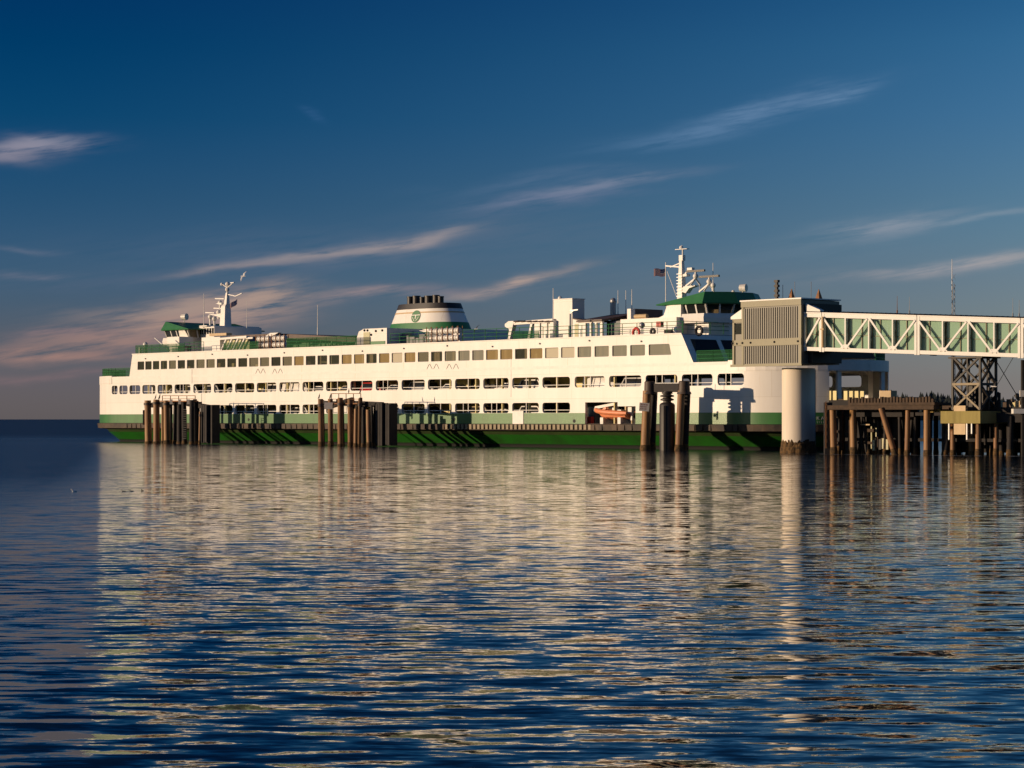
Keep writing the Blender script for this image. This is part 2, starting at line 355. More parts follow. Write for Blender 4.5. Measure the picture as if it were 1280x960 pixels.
# ------------------------------------------------------------------ water
def build_water():
    mb = MB(); S = 30000
    mb.quad((-S, -2000, 0), (S, -2000, 0), (S, S, 0), (-S, S, 0))
    m = bpy.data.materials.new('sea_water'); m.use_nodes = True; nt = m.node_tree; N = nt.nodes; Lk = nt.links
    b = N['Principled BSDF']; b.inputs['Base Color'].default_value = WATER_COL + (1,); b.inputs['Roughness'].default_value = 0.03
    b.inputs['IOR'].default_value = 1.40; b.inputs['Specular IOR Level'].default_value = 0.5
    tc = N.new('ShaderNodeTexCoord')
    acc = None
    # ripples as random surface slopes, several wavelengths, longer across the wind than along it
    for (sx, sy, rot, amp, seed, det) in WAVES:
        mp = N.new('ShaderNodeMapping'); mp.inputs['Scale'].default_value = (sx, sy, 1); mp.inputs['Rotation'].default_value = (0, 0, R(rot)); mp.inputs['Location'].default_value = (seed * 37.1, seed * 11.7, seed)
        Lk.new(tc.outputs['Object'], mp.inputs[0])
        nz = N.new('ShaderNodeTexNoise'); nz.inputs['Scale'].default_value = 1.0; nz.inputs['Detail'].default_value = det; nz.inputs['Roughness'].default_value = 0.55
        Lk.new(mp.outputs[0], nz.inputs['Vector'])
        v = N.new('ShaderNodeVectorMath'); v.operation = 'SUBTRACT'; Lk.new(nz.outputs['Color'], v.inputs[0]); v.inputs[1].default_value = (0.5, 0.5, 0.5)
        k = N.new('ShaderNodeVectorMath'); k.operation = 'MULTIPLY'; Lk.new(v.outputs[0], k.inputs[0]); k.inputs[1].default_value = (amp * 0.8, amp, 0)
        if acc is None: acc = k.outputs[0]
        else:
            a = N.new('ShaderNodeVectorMath'); a.operation = 'ADD'; Lk.new(acc, a.inputs[0]); Lk.new(k.outputs[0], a.inputs[1]); acc = a.outputs[0]
    # calmer and rougher patches; far out the ripples grow too fine to see one by one and only roughen the surface
    mp = N.new('ShaderNodeMapping'); mp.inputs['Scale'].default_value = (0.03, 0.10, 1); Lk.new(tc.outputs['Object'], mp.inputs[0])
    pz = N.new('ShaderNodeTexNoise'); pz.inputs['Scale'].default_value = 1; pz.inputs['Detail'].default_value = 3; Lk.new(mp.outputs[0], pz.inputs['Vector'])
    def mrange(v, a, b, c, d):
        r = N.new('ShaderNodeMapRange'); r.inputs[1].default_value = a; r.inputs[2].default_value = b; r.inputs[3].default_value = c; r.inputs[4].default_value = d; Lk.new(v, r.inputs[0]); return r.outputs[0]
    sp = N.new('ShaderNodeSeparateXYZ'); Lk.new(tc.outputs['Object'], sp.inputs[0])
    far0 = mrange(sp.outputs[1], *W_FAR)
    # the open water off the ferry's stern, out of her lee, is wind-roughened
    lee = N.new('ShaderNodeMath'); lee.operation = 'MULTIPLY_ADD'; Lk.new(sp.outputs[1], lee.inputs[0]); lee.inputs[1].default_value = 0.163; Lk.new(sp.outputs[0], lee.inputs[2])
    wind = mrange(lee.outputs[0], 1.5, -4.0, 0.0, 0.72)
    fmx = N.new('ShaderNodeMath'); fmx.operation = 'MAXIMUM'; Lk.new(far0, fmx.inputs[0]); wfar = N.new('ShaderNodeMath'); wfar.operation = 'MULTIPLY'; Lk.new(wind, wfar.inputs[0]); Lk.new(mrange(sp.outputs[1], 30, 120, 0.1, 1.0), wfar.inputs[1]); Lk.new(wfar.outputs[0], fmx.inputs[1]); far = fmx.outputs[0]
    Lk.new(mrange(far, 0, 1, *W_ROUGH), b.inputs['Roughness'])
    mu = N.new('ShaderNodeMath'); mu.operation = 'MULTIPLY'; gu = N.new('ShaderNodeMath'); gu.operation = 'MULTIPLY_ADD'; Lk.new(wind, gu.inputs[0]); gu.inputs[1].default_value = 0.9; Lk.new(mrange(pz.outputs[0], 0.3, 0.7, 0.9, 1.1), gu.inputs[2]); Lk.new(gu.outputs[0], mu.inputs[0]); Lk.new(mrange(sp.outputs[1], *W_AMP), mu.inputs[1])
    sc = N.new('ShaderNodeVectorMath'); sc.operation = 'SCALE'; Lk.new(acc, sc.inputs[0]); Lk.new(mu.outputs[0], sc.inputs['Scale'])
    # wave faces turned towards the eye hide those turned away: mean visible slope = variance / tan(grazing angle)
    gm = N.new('ShaderNodeNewGeometry'); si = N.new('ShaderNodeSeparateXYZ'); Lk.new(gm.outputs['Incoming'], si.inputs[0])
    def mth(op, x, y):
        q = N.new('ShaderNodeMath'); q.operation = op
        for i, v in enumerate((x, y)):
            if isinstance(v, (int, float)): q.inputs[i].default_value = v
            else: Lk.new(v, q.inputs[i])
        return q.outputs[0]
    sh = mth('DIVIDE', mth('MULTIPLY', mth('MULTIPLY', mu.outputs[0], mu.outputs[0]), W_VIS), mth('MAXIMUM', si.outputs[2], 0.02))
    hv = N.new('ShaderNodeCombineXYZ'); Lk.new(mth('MULTIPLY', si.outputs[0], sh), hv.inputs[0]); Lk.new(mth('MULTIPLY', si.outputs[1], sh), hv.inputs[1]); hv.inputs[2].default_value = 1
    ad = N.new('ShaderNodeVectorMath'); ad.operation = 'ADD'; Lk.new(sc.outputs[0], ad.inputs[0]); Lk.new(hv.outputs[0], ad.inputs[1])
    nm = N.new('ShaderNodeVectorMath'); nm.operation = 'NORMALIZE'; Lk.new(ad.outputs[0], nm.inputs[0])
    Lk.new(nm.outputs[0], b.inputs['Normal'])
    o = mb.build('water', m); tag(o, kind='structure')
WATER_COL = (0.004, 0.014, 0.026)
#          1/wavelength x, y,  rot, amp, seed, detail
WAVES = [(0.75, 0.18, 3, 0.08, 5, 3), (1.2, 3.6, 4, 0.42, 6, 0.5), (3.3, 9.0, -6, 0.22, 7, 1.2), (9.0, 20.0, 8, 0.09, 3, 1)]
W_FAR = (95, 430, 0, 1); W_ROUGH = (0.03, 0.36); W_AMP = (15, 55, 0.98, 0.28); W_VIS = 0.0
build_water()

# ------------------------------------------------------------------ ferry
BH = 8.5                         # half beam
SR, SL = 4.8, -97.3              # ends of the straight side
EA = 9.5                         # length of each rounded end
ferry = empty('ferry', 'big white and green double-ended car ferry berthed behind the pile clusters', 'ferry', SA, SHIP_RZ)
Z_MAIN, Z_BAND, Z_STEP, Z_ROOF = 2.35, 3.40, 7.95, 10.65
def tn(s, off=0.0, a=EA, b=BH):
    """near-side plan outline of the ship at s, drawn in by off"""
    b2 = b - off; a2 = a - off
    q = 0.0
    if s > SR: q = (s - SR) / a2
    elif s < SL: q = (SL - s) / a2
    q = min(q, 1.0)
    return b - b2 * math.sqrt(max(0.0, 1 - q * q))
def s_samples(s0, s1, off=0.0, step=3.0):
    """stations from s0 to s1: sparse along the straight side, close together round the ends"""
    a2 = EA - off; out = [s0]
    def arc(a, b, c, sg):
        q0 = math.asin(max(-1, min(1, sg * (a - c) / a2))); q1 = math.asin(max(-1, min(1, sg * (b - c) / a2))); k = max(1, int(abs(q1 - q0) / R(6)) + 1)
        return [c + sg * a2 * math.sin(q0 + (q1 - q0) * i / k) for i in range(1, k + 1)]
    x = s0
    if x < SL: e = min(s1, SL); out += arc(x, e, SL, -1); x = e
    if x < min(s1, SR):
        e = min(s1, SR); k = max(1, int((e - x) / step)); out += [x + (e - x) * i / k for i in range(1, k + 1)]; x = e
    if x < s1: out += arc(x, s1, SR, 1)
    return out
def outline(off, z, zf=None):
    """closed plan loop, near side left to right then far side back"""
    ss = s_samples(SL - EA + off, SR + EA - off, off, 6.0)
    near = [(s, tn(s, off), z) for s in ss]
    far = [(s, 2 * BH - tn(s, off), z) for s in reversed(ss[1:-1])]
    return near + far

# lower hull: drawn in under the rubbing guard, tapering to the waterline
mb = MB()
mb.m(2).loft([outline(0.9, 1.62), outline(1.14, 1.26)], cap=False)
mb.m(0).loft([outline(1.14, 1.26), outline(2.3, 0.32)], cap=False)
mb.m(1).loft([outline(2.3, 0.32), outline(2.42, 0.18), outline(2.6, -0.6)], cap=False)
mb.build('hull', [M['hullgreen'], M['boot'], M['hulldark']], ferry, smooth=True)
mb = MB()
mb.loft([outline(0.95, 1.58), outline(-0.22, 1.72), outline(-0.28, 2.30), outline(0.05, 2.36)], cap=False)
# worn chafing blocks along the guard
for s in s_samples(-94, 6, 0, 1.0):
    if random.random() < 0.72 and not (SP(560) < s < SP(742)):
        t = tn(s) - 0.30
        mb.m(0).box(s - 0.33, s + 0.33, t - 0.03, t + 0.2, 1.76, 2.26)
x = SP(560)
while x < SP(742):                                    # fender blocks amidships, sunlit brightness put into their tan
    mb.m(1).box(x, x + .34, -.36, -.2, 1.80, 2.28); x += .62
mb.build('rub_rail', [M['guard'], M['latticetan']], ferry)
# car deck floor
def deck(name, off, z, m, s0=None, s1=None, th=0.18):
    ring = outline(off, z)
    if s0 is not None: ring = [(min(max(p[0], s0), s1), p[1], p[2]) for p in ring]
    mb = MB(); mb.loft([[(p[0], p[1], z - th) for p in ring], ring]); return mb.build(name, m, ferry)
deck('car_deck', 0.25, Z_MAIN + 0.02, M['grey'])

# side walls with openings ------------------------------------------------
def rrect(sa, sb, za, zb, r, k=4):
    r = max(r, 0.01); pts = []
    for (cx, cz, a0) in ((sb - r, za + r, -90), (sb - r, zb - r, 0), (sa + r, zb - r, 90), (sa + r, za + r, 180)):
        for i in range(k + 1):
            a = R(a0 + 90 * i / k); pts.append((cx + r * math.cos(a), cz + r * math.sin(a)))
    return pts
def wall_row(mb, tf, s0, s1, zlo, zhi, ops, r, depth):
    def strip(a, b, z0, z1):
        if b - a < 1e-4 or z1 - z0 < 1e-4: return
        ss = s_samples(a, b, 0, 2.0)
        for i in range(len(ss) - 1): mb.quad(tf(ss[i], z0, 0), tf(ss[i + 1], z0, 0), tf(ss[i + 1], z1, 0), tf(ss[i], z1, 0))
    x = s0
    for (sa, sb, za, zb) in ops:
        strip(x, sa, zlo, zhi); strip(sa, sb, zlo, za); strip(sa, sb, zb, zhi)
        rr = min(r, (zb - za) / 2 - 0.01, (sb - sa) / 2 - 0.01); L = rrect(sa, sb, za, zb, rr); n = len(L)
        k = n // 4
        for q, cn in enumerate(((sb, za), (sb, zb), (sa, zb), (sa, za))):
            for i in range(q * k, q * k + k - 1):
                mb.add([tf(cn[0], cn[1], 0), tf(*L[i + 1], 0), tf(*L[i], 0)], [(0, 1, 2)])
        for i in range(n):
            a, b = L[i], L[(i + 1) % n]
            mb.layer = 1; mb.quad(tf(*a, 0), tf(*b, 0), tf(*b, depth), tf(*a, depth)); mb.layer = 0
        x = sb
    strip(x, s1, zlo, zhi)

UP = [(139.7, 147), (149.2, 159.5), (161.8, 175.3), (177.9, 194.3), (197, 215.4), (218.2, 238), (241.6, 263.9), (267.3, 290.6), (293.8, 317.9),
      (321, 345.4), (349.2, 374.6), (378.1, 404.2), (407.5, 434.2), (438, 465.6), (469.6, 497.7), (501.9, 531), (534.8, 564.6), (568.8, 599.8),
      (604, 635.8), (640.2, 673.5), (678, 712.5), (718.3, 756), (761.3, 801.7), (806.9, 846.7), (852.2, 890.6), (896.9, 930)]
ups = [(SP(a), SP(b), 5.86, 6.92) for a, b in UP]
# the leftmost ones sit on the rounded end: solve on the curved side
def SPc(px):
    t = 0.0
    for _ in range(30): t = 0.5 * t + 0.5 * tn(SP(px, t))
    return SP(px, t)
ups = [((SPc(a), SPc(b)) + (5.86, 6.92)) for a, b in UP]
lows = [(u[0], u[1], 3.42, 4.42) for u, (a, b) in zip(ups, UP) if 266 < a < 700]
hole = (SP(731.5), SP(772), Z_MAIN + 0.03, 4.42); hole2 = (SP(772), SP(794.5), Z_MAIN + 0.03, 4.02)
def tf_near(s, z, d):
    fl = 0.0
    return (s, tn(s) + d + 0.0, z)
def tf_far(s, z, d):
    return (s, 2 * BH - tn(s) - d, z)
TIPR = SR + EA * math.sin(R(61)); TIPL = SL - EA * math.sin(R(61))
for tf in (tf_near, tf_far):
    near = tf is tf_near
    mb = MB()
    cut = [hole, hole2] if near else []
    mb.m(0)
    # row above the lower openings, row of upper openings
    wall_row(mb, tf, TIPL, TIPR, 5.2, Z_STEP, ups, 0.30, 0.22)
    wall_row(mb, tf, TIPL, hole[0], Z_BAND, 5.2, [l for l in lows], 0.28, 0.22)
    if near:
        wall_row(mb, tf, hole[0], hole[1], 4.42, 5.2, [], .1, .2); wall_row(mb, tf, hole2[0], hole2[1], 4.02, 5.2, [], .1, .2)
        for (a, b, z0, z1) in (hole, hole2):
            mb.quad(tf(a, z1, 0), tf(b, z1, 0), tf(b, z1, .25), tf(a, z1, .25))
        mb.quad(tf(hole[0], Z_MAIN, 0), tf(hole[0], 4.42, 0), tf(hole[0], 4.42, .25), tf(hole[0], Z_MAIN, .25))
        mb.quad(tf(hole2[1], Z_MAIN, 0), tf(hole2[1], 4.02, 0), tf(hole2[1], 4.02, .25), tf(hole2[1], Z_MAIN, .25))
        mb.quad(tf(hole[1], 4.02, 0), tf(hole[1], 4.42, 0), tf(hole[1], 4.42, .25), tf(hole[1], 4.02, .25))
        wall_row(mb, tf, hole2[1], TIPR, Z_BAND, 5.2, [], .1, .2)
    else:
        wall_row(mb, tf, hole[0], TIPR, Z_BAND, 5.2, [], .1, .2)
    # bottom lip between opening row and band for the part with openings
    o = mb.build('side_wall', [M['white']], ferry, True, weld=True)
    # green bulwark band below the white wall
    mb = MB()
    for (a, b) in (((TIPL, hole[0]), (hole2[1], TIPR)) if near else ((TIPL, TIPR),)):
        ss = s_samples(a, b, 0, 2.0)
        for i in range(len(ss) - 1):
            p, q = ss[i], ss[i + 1]
            mb.quad(tf(p, Z_MAIN, -0.02), tf(q, Z_MAIN, -0.02), tf(q, Z_BAND, -0.02), tf(p, Z_BAND, -0.02))
            mb.layer = 1; mb.quad(tf(p, Z_MAIN, 0.15), tf(q, Z_MAIN, 0.15), tf(q, Z_BAND, 0.15), tf(p, Z_BAND, 0.15))
            mb.layer = 2; mb.quad(tf(p, Z_BAND, -0.02), tf(q, Z_BAND, -0.02), tf(q, Z_BAND, 0.15), tf(p, Z_BAND, 0.15)); mb.layer = 0
    mb.build('bulwark', [M['band']], ferry, True, weld=True)
# a mullion and a rail in every car-deck opening
for k, (sa, sb, za, zb) in enumerate(ups + lows):
    mb = MB(); t = tn((sa + sb) / 2) + 0.14
    if sb - sa > 2.0: mb.box((sa + sb) / 2 - .035, (sa + sb) / 2 + .035, t - .03, t + .03, za, zb)
    mb.bar((sa, tn(sa) + .16, za + 0.27), (sb, tn(sb) + .16, za + 0.27), .05)
    if random.random() < .3: mb.box(sa + (sb - sa) * .3 - .03, sa + (sb - sa) * .3 + .03, t - .03, t + .03, za, zb)
    mb.build('opening_rail', M['white2'], ferry)

# inside the car decks
mb = MB()
ring_s = s_samples(-97, -12, 0, 3.0)
def band_wall(mb, off, s0, s1, z0, z1, far=False):
    ss = s_samples(s0, s1, off, 3.0)
    for i in range(len(ss) - 1):
        a, b = ss[i], ss[i + 1]
        ta, tb = tn(a, off), tn(b, off)
        if far: ta, tb = 2 * BH - ta, 2 * BH - tb
        mb.quad((a, ta, z0), (b, tb, z0), (b, tb, z1), (a, ta, z1))
mb.m(0).box(-92, -14, 4.0, 4.2, 5.1, 7.7)
mb.m(0).box(-92, -26, 5.6, 5.8, Z_MAIN, 4.85)
mb.box(-92, -14, 2 * BH - 5.8, 2 * BH - 5.6, Z_MAIN, 7.7)
mb.build('casing', [M['cream']], ferry)
# dark patches, doors and pipe runs on the casing
for i in range(34):
    s = random.uniform(-91, -16); w = random.choice((.15, .3, .9, 1.6, 2.6)); z0 = 5.1
    mb = MB(); mb.box(s, s + w, 3.92 - i * .001, 4.0, z0, random.choice((7.0, 7.2, 6.4))); mb.build('casing_door', M['dark'], ferry)
for i in range(22):
    s = random.uniform(-91, -27); w = random.choice((.2, .9, 2.0, 3.6))
    mb = MB(); mb.box(s, s + w, 5.52 - i * .001, 5.6, Z_MAIN, random.choice((4.2, 4.6, 3.8))); mb.build('casing_door', M['dark'], ferry)
for s in range(-94, 2, 4):                          # web frames
    for t in (0.35, 2 * BH - 0.6):
        tt = tn(s) if s < SL else 0
        if t > 1: tt = -tt
        mb = MB(); mb.box(s - .06, s + .06, t + tt, t + .25 + tt, Z_MAIN, 7.71); mb.build('web_frame', [M['cream']], ferry)
mb = MB()                                           # upper car deck wings
for (t0, t1) in ((0.25, 5.2), (2 * BH - 5.6, 2 * BH - .25)): mb.box(-95, -3, t0, t1, 4.82, 5.0)
mb.build('upper_car_deck', [M['olive']], ferry)
mb = MB(); mb.box(-93, SR, 0.24, 2 * BH - .24, 7.72, 7.8); mb.build('deckhead', [M['olive']], ferry)
deck('step_deck', -0.02, Z_STEP + 0.06, M['white2'], th=0.28)
# end frames under the bow overhangs
mb = MB()
for sgn, s0 in ((1, SR + 4.5), (-1, SL - 4.5)):
    for t in (2.6, 2 * BH - 2.6):
        mb = MB(); mb.box(s0 - .35, s0 + .35, t - .35, t + .35, Z_MAIN, 7.71)
        mb.prism([(t - .3, 6.4), (t + .3, 6.4), (t + 1.6 * (1 if t < BH else -1), 7.7), (t - .3, 7.7)], 'x', s0 - .3, s0 + .3); mb.build('bow_frame', [M['white2']], ferry)
    e = s0 + sgn * 4.0
    te = tn(e) + .5
    for tt in (te, 2 * BH - te - .5): mb = MB(); mb.box(e - .12, e + .12, tt, tt + .5, Z_MAIN, 7.7); mb.build('bow_post', M['white2'], ferry)
    x = s0 - sgn * 2.0
    mb = MB(); mb.box(x - .15, x + .15, tn(x) + .3, 2 * BH - tn(x) - .3, 7.1, 7.7); mb.build('bow_beam', M['white2'], ferry)
# deck fascia at the bow, a lip all round the step deck ends
for (a, b) in ((SR + .2, SR + EA), (SL - EA, SL - .2)):
    ss = s_samples(a, b, 0, 2)
    for far in (0, 1):
        mb = MB()
        P = [(s, tn(s) if not far else 2 * BH - tn(s)) for s in ss]
        for i in range(len(P) - 1):
            (s0, t0), (s1, t1) = P[i], P[i + 1]; d = -.05 if not far else .05
            mb.hexa([(s0, t0 + d, 7.12), (s1, t1 + d, 7.12), (s1, t1 - 4 * d, 7.12), (s0, t0 - 4 * d, 7.12)], [(s0, t0 + d, 8.12), (s1, t1 + d, 8.12), (s1, t1 - 4 * d, 8.12), (s0, t0 - 4 * d, 8.12)])
        mb.build('deck_fascia', [M['white']], ferry)

# passenger cabin ------------------------------------------------------------
WIN = [(315, 355, 1), (362, 402, 1), (410, 450, 1), (460, 500, 1), (512, 556, 1), (567, 613, 1), (625, 673, 1), (685, 737, 1), (748, 801, 1), (814, 868, 1), (880, 936, 1),
       (182, 235, 2), (247, 302, 2), (312, 367, 2), (380, 435, 2), (447, 504, 2), (517, 574, 2), (587, 645, 2), (657, 715, 2), (728, 787, 2), (802, 862, 2), (876, 937, 2),
       (86, 148, 3), (162, 224, 3), (238, 302, 3), (315, 380, 3), (395, 460, 3), (474, 541, 3), (556, 623, 3), (638, 706, 3), (721, 790, 3), (804, 876, 3),
       (25, 98, 4), (114, 187, 4), (202, 278, 4), (294, 374, 4), (390, 471, 4), (489, 571, 4), (591, 677, 4), (697, 785, 4), (805, 894, 4), (916, 1030, 4)]
ZX = {1: (110, 5.055), 2: (260, 4.8), 3: (440, 4.8), 4: (620, 4.8)}
wins = []
for a, b, z in WIN:
    x0, k = ZX[z]; wins.append((SP(x0 + a / k), SP(x0 + b / k), 8.76, 9.79))
CL, CR = SP(165.5), SP(852)
def tf_cab(s, z, d):
    s2 = s
    if s > CR - 3.2: s2 += (s - (CR - 3.2)) / 3.2 * (Z_ROOF - z) * 0.56
    if s < CL + 1.5: s2 += -((CL + 1.5) - s) / 1.5 * (Z_ROOF - z) * 0.25
    return (s2, d, z)
mb = MB(); wall_row(mb, tf_cab, CL, CR, Z_STEP - .02, Z_ROOF, wins, 0.10, 0.16)
# coaming strip along the roof edge and a panel seam
mb.build('cabin_wall', [M['white']], ferry)
mb = MB(); mb.box(CL - .05, CR + .02, -.06, .06, Z_ROOF - .02, Z_ROOF + .10)
mb.build('roof_coaming', [M['white2']], ferry)
mb = MB()
for px, a, b in ((638.5, 5.0, 8.8), (240, 7.0, 8.7), (252, 4.5, 5.8), (853, 3.5, 5.5)):
    s = SP(px); mb.box(s - .03, s + .03, -.035, 0, a, b)
for s in range(-90, -4, 7): mb.ball((s, -.06, 10.1 + (s % 3) * .12), .09)
mb.build('drain_pipe', [M['steel']], ferry)
for (sa, sb, za, zb) in wins:
    fr = MB()
    L = [tf_cab(*p, 0.05) for p in rrect(sa - .03, sb + .03, za - .03, zb + .03, .10)]; L2 = [tf_cab(*p, 0.05) for p in rrect(sa + .05, sb - .05, za + .05, zb - .05, .08)]
    n = len(L)
    for i in range(n): fr.quad(L[i], L[(i + 1) % n], L2[(i + 1) % n], L2[i])
    w = fr.build('window', M['grey'], ferry)
    g = MB(); g.add([tf_cab(*p, 0.10) for p in rrect(sa, sb, za, zb, .08)], [tuple(range(n))]); g.build('pane', M['glass4'] if any(abs((sa + sb) / 2 - SP(q)) < .5 for q in (373.5, 433.3, 448.7, 480.2, 512.4, 615, 632.8, 670)) else M['glass5'] if any(abs((sa + sb) / 2 - SP(q)) < .5 for q in (689.6, 709.7, 496.3)) else M[random.choice(('glass', 'glass', 'glass', 'glass2')) if sa < SP(500) else random.choice(('glass', 'glass2', 'glass2', 'glass3')) if sa < SP(725) else 'glass3'], w)
# far side, end walls, roof, floor, inside partitions
mb = MB()
fl = 2 * BH
mb.box(CL, CR, fl - .2, fl, Z_STEP, Z_ROOF)
zb = Z_STEP
mb.quad((CL - .6, 0, zb), (CL, 0, Z_ROOF), (CL, fl, Z_ROOF), (CL - .6, fl, zb))
mb.build('cabin_wall', [M['white']], ferry)
mb = MB()          # bow-facing front with the promenade recess; two slanted windows near this side
SF = CR + 1.55
def fr_pt(t, z): return (CR + (Z_ROOF - z) * 0.56 - 0.02, t, z)
mb.quad(fr_pt(0, 10.2), fr_pt(fl, 10.2), fr_pt(fl, Z_ROOF), fr_pt(0, Z_ROOF))
for (a, b) in ((0, .9), (4.4, 5.0), (7.8, 9.2), (12, 12.6), (16.1, 17)):
    mb.quad(fr_pt(a, 8.0), fr_pt(b, 8.0), fr_pt(b, 10.2), fr_pt(a, 10.2))
mb.build('cabin_front', [M['white']], ferry)
for (a, b) in ((.9, 4.4), (5.0, 7.8), (9.2, 12), (12.6, 16.1)):
    g = MB(); g.quad(*[(p[0] - .05, p[1], p[2]) for p in (fr_pt(a, 9.0), fr_pt(b, 9.0), fr_pt(b, 10.2), fr_pt(a, 10.2))])
    g.build('front_window', M['wheelglass'], ferry)
    g = MB(); g.quad(fr_pt(a, 8.0), fr_pt(b, 8.0), fr_pt(b, 9.0), fr_pt(a, 9.0)); g.build('front_panel', M['green'], ferry)
mb = MB(); mb.box(CL, CR, .02, fl - .02, Z_ROOF - .14, Z_ROOF + .02); mb.build('sun_deck', [M['grey']], ferry)
mb = MB(); mb.box(CL + .3, CR + 1.0, .2, fl - .25, 7.82, 7.9); mb.build('cabin_floor', [M['brownroof']], ferry)
mb = MB()
s = CL + 1
mats_in = [M['cream'], M['olive'], M['tan'], M['dark'], M['white2'], M['brownroof']]
while s < CR - 2:
    w = random.uniform(.8, 3.0)
    mb.m(random.choice((0, 1, 2, 3, 3, 5, 5))).box(s, s + w, 3.6, 3.7, 7.9, Z_ROOF - .15)
    if random.random() < .8:
        h = random.uniform(1.0, 1.5); q = random.uniform(.3, .9); tt = random.uniform(.7, 2.4)
        mb.m(random.choice((0, 1, 2, 3, 4, 5))).box(s, s + q, tt, tt + .5, 7.9, 7.9 + h)
    if random.random() < .5: mb.m(random.choice((1, 4, 3))).box(s, s + .12, .5, 3.6, 7.9, Z_ROOF - .15)
    s += w
mb.build('cabin_interior', mats_in, ferry)
mb = MB()
for i in range(26):                                  # blinds drawn half across some windows
    sa, sb, za, zb_ = random.choice(wins[18:]); a = random.uniform(sa, sb - .5)
    mb.box(a, a + random.uniform(.2, .6), .22 + i * .003, .25 + i * .003, za - .1, zb_ + .1)
mb.build('curtain', [M['tan']], ferry)

# ------------------------------------------------------------------ superstructure
def pxbox(mb, pl, pr, pyt, t0, t1, z0=Z_ROOF, pyb=None):
    sl, sr = SP(pl, t0), SP(pr, t0); z1 = ZP((pl + pr) / 2, pyt, t0)
    if pyb is not None: z0 = ZP((pl + pr) / 2, pyb, t0)
    mb.box(sl, sr, t0, t1, z0, z1); return sl, sr, z1
def sub(mb, name, m, root, smooth=False): return mb.build(name, m, root, smooth)

# railings: green posts with wires or green canvas between
def railing(pts, z, h=1.05, step=1.8, canvas=False, col='green', rails=3):
    mb = MB(); cv = MB()
    for i in range(len(pts) - 1):
        a, b = Vector(pts[i] + (z,)), Vector(pts[i + 1] + (z,)); L = (b - a).length; n = max(1, round(L / step))
        for k in range(n + 1):
            p = a.lerp(b, k / n); mb.tube(p, p + Vector((0, 0, h)), .035, n=6)
        for r in range(rails):
            zz = h * (r + 1) / rails; mb.tube(a + Vector((0, 0, zz)), b + Vector((0, 0, zz)), .028, n=6)
        if canvas:
            d = Vector((0, 0, h * .95)); cv.quad(a, b, b + d, a + d)
    o = mb.build('railing', M[col], ferry)
    if canvas: cv.build('wind_screen', M['canvas'], o)
    return o
ends = lambda a, b, off=.35: [(s, tn(s, off)) for s in s_samples(a, b, off, 2.0)]
railing(ends(SL - 9, CL - .5), Z_STEP + .06, canvas=True)
railing([(p[0], 2 * BH - p[1]) for p in ends(SL - 9, CL - .5)], Z_STEP + .06, canvas=True)
railing(ends(CR + 1.6, SR + 9), Z_STEP + .06, canvas=True)
railing([(p[0], 2 * BH - p[1]) for p in ends(CR + 1.6, SR + 9)], Z_STEP + .06, canvas=True)
railing([(SP(167), .3), (SP(228), .3)], Z_ROOF + .1, 1.0, canvas=True)
railing([(SP(228), .3), (SP(252), .3)], Z_ROOF + .1, 1.1, 1.0)
railing([(SP(277), .3), (SP(320), .3)], Z_ROOF + .1, .85, 1.5, canvas=True)
railing([(SP(356), .3), (SP(443), .3)], Z_ROOF + .1, 1.05, canvas=True)
railing([(SP(485), .3), (SP(533), .3)], Z_ROOF + .1, 1.1)
railing([(SP(576), .3), (SP(676), .3)], Z_ROOF + .1, 1.15, canvas=False)
railing([(SP(676), .3), (SP(775), .3)], Z_ROOF + .1, 1.1)
railing([(SP(636), .6), (SP(668), .6)], Z_ROOF + .1, .7, canvas=True)
railing([(SP(775), .3), (SP(850), .3)], Z_ROOF + .1, 1.1)
railing([(CR - .1, .3), (CR - .1, 2 * BH - .3)], Z_ROOF + .1, 1.1)
for i in range(0): pass

# green machinery on the step deck and along the roof edge at the far end
mb = MB()
for (a, b, t, w, h) in ((130, 136, 1.2, .6, .8), (141, 150, 2.4, 1.0, .9)):
    s = SP(a, t); mb.box(s, s + 1.4, t, t + w, Z_STEP + .06, Z_STEP + .06 + h)
mb.build('capstan', M['green'], ferry)
mb = MB(); s = SP(182, 1)
mb.tube((s, 1, Z_ROOF), (s, 1, Z_ROOF + 1.1), .28); mb.ball((s, 1, Z_ROOF + 1.2), .34)
mb.tube((s - 1.2, 1, Z_ROOF), (s - 1.2, 1, Z_ROOF + .9), .2)
mb.build('vent', M['raft'], ferry, True)
mb = MB(); a = (SP(212, .5), .5, ZP(212, 438.5, .5)); b = (SP(193.5, .5), .5, ZP(193.5, 422.5, .5)); mb.tube(a, b, .07, n=6)
mb.build('boom', M['white2'], ferry)

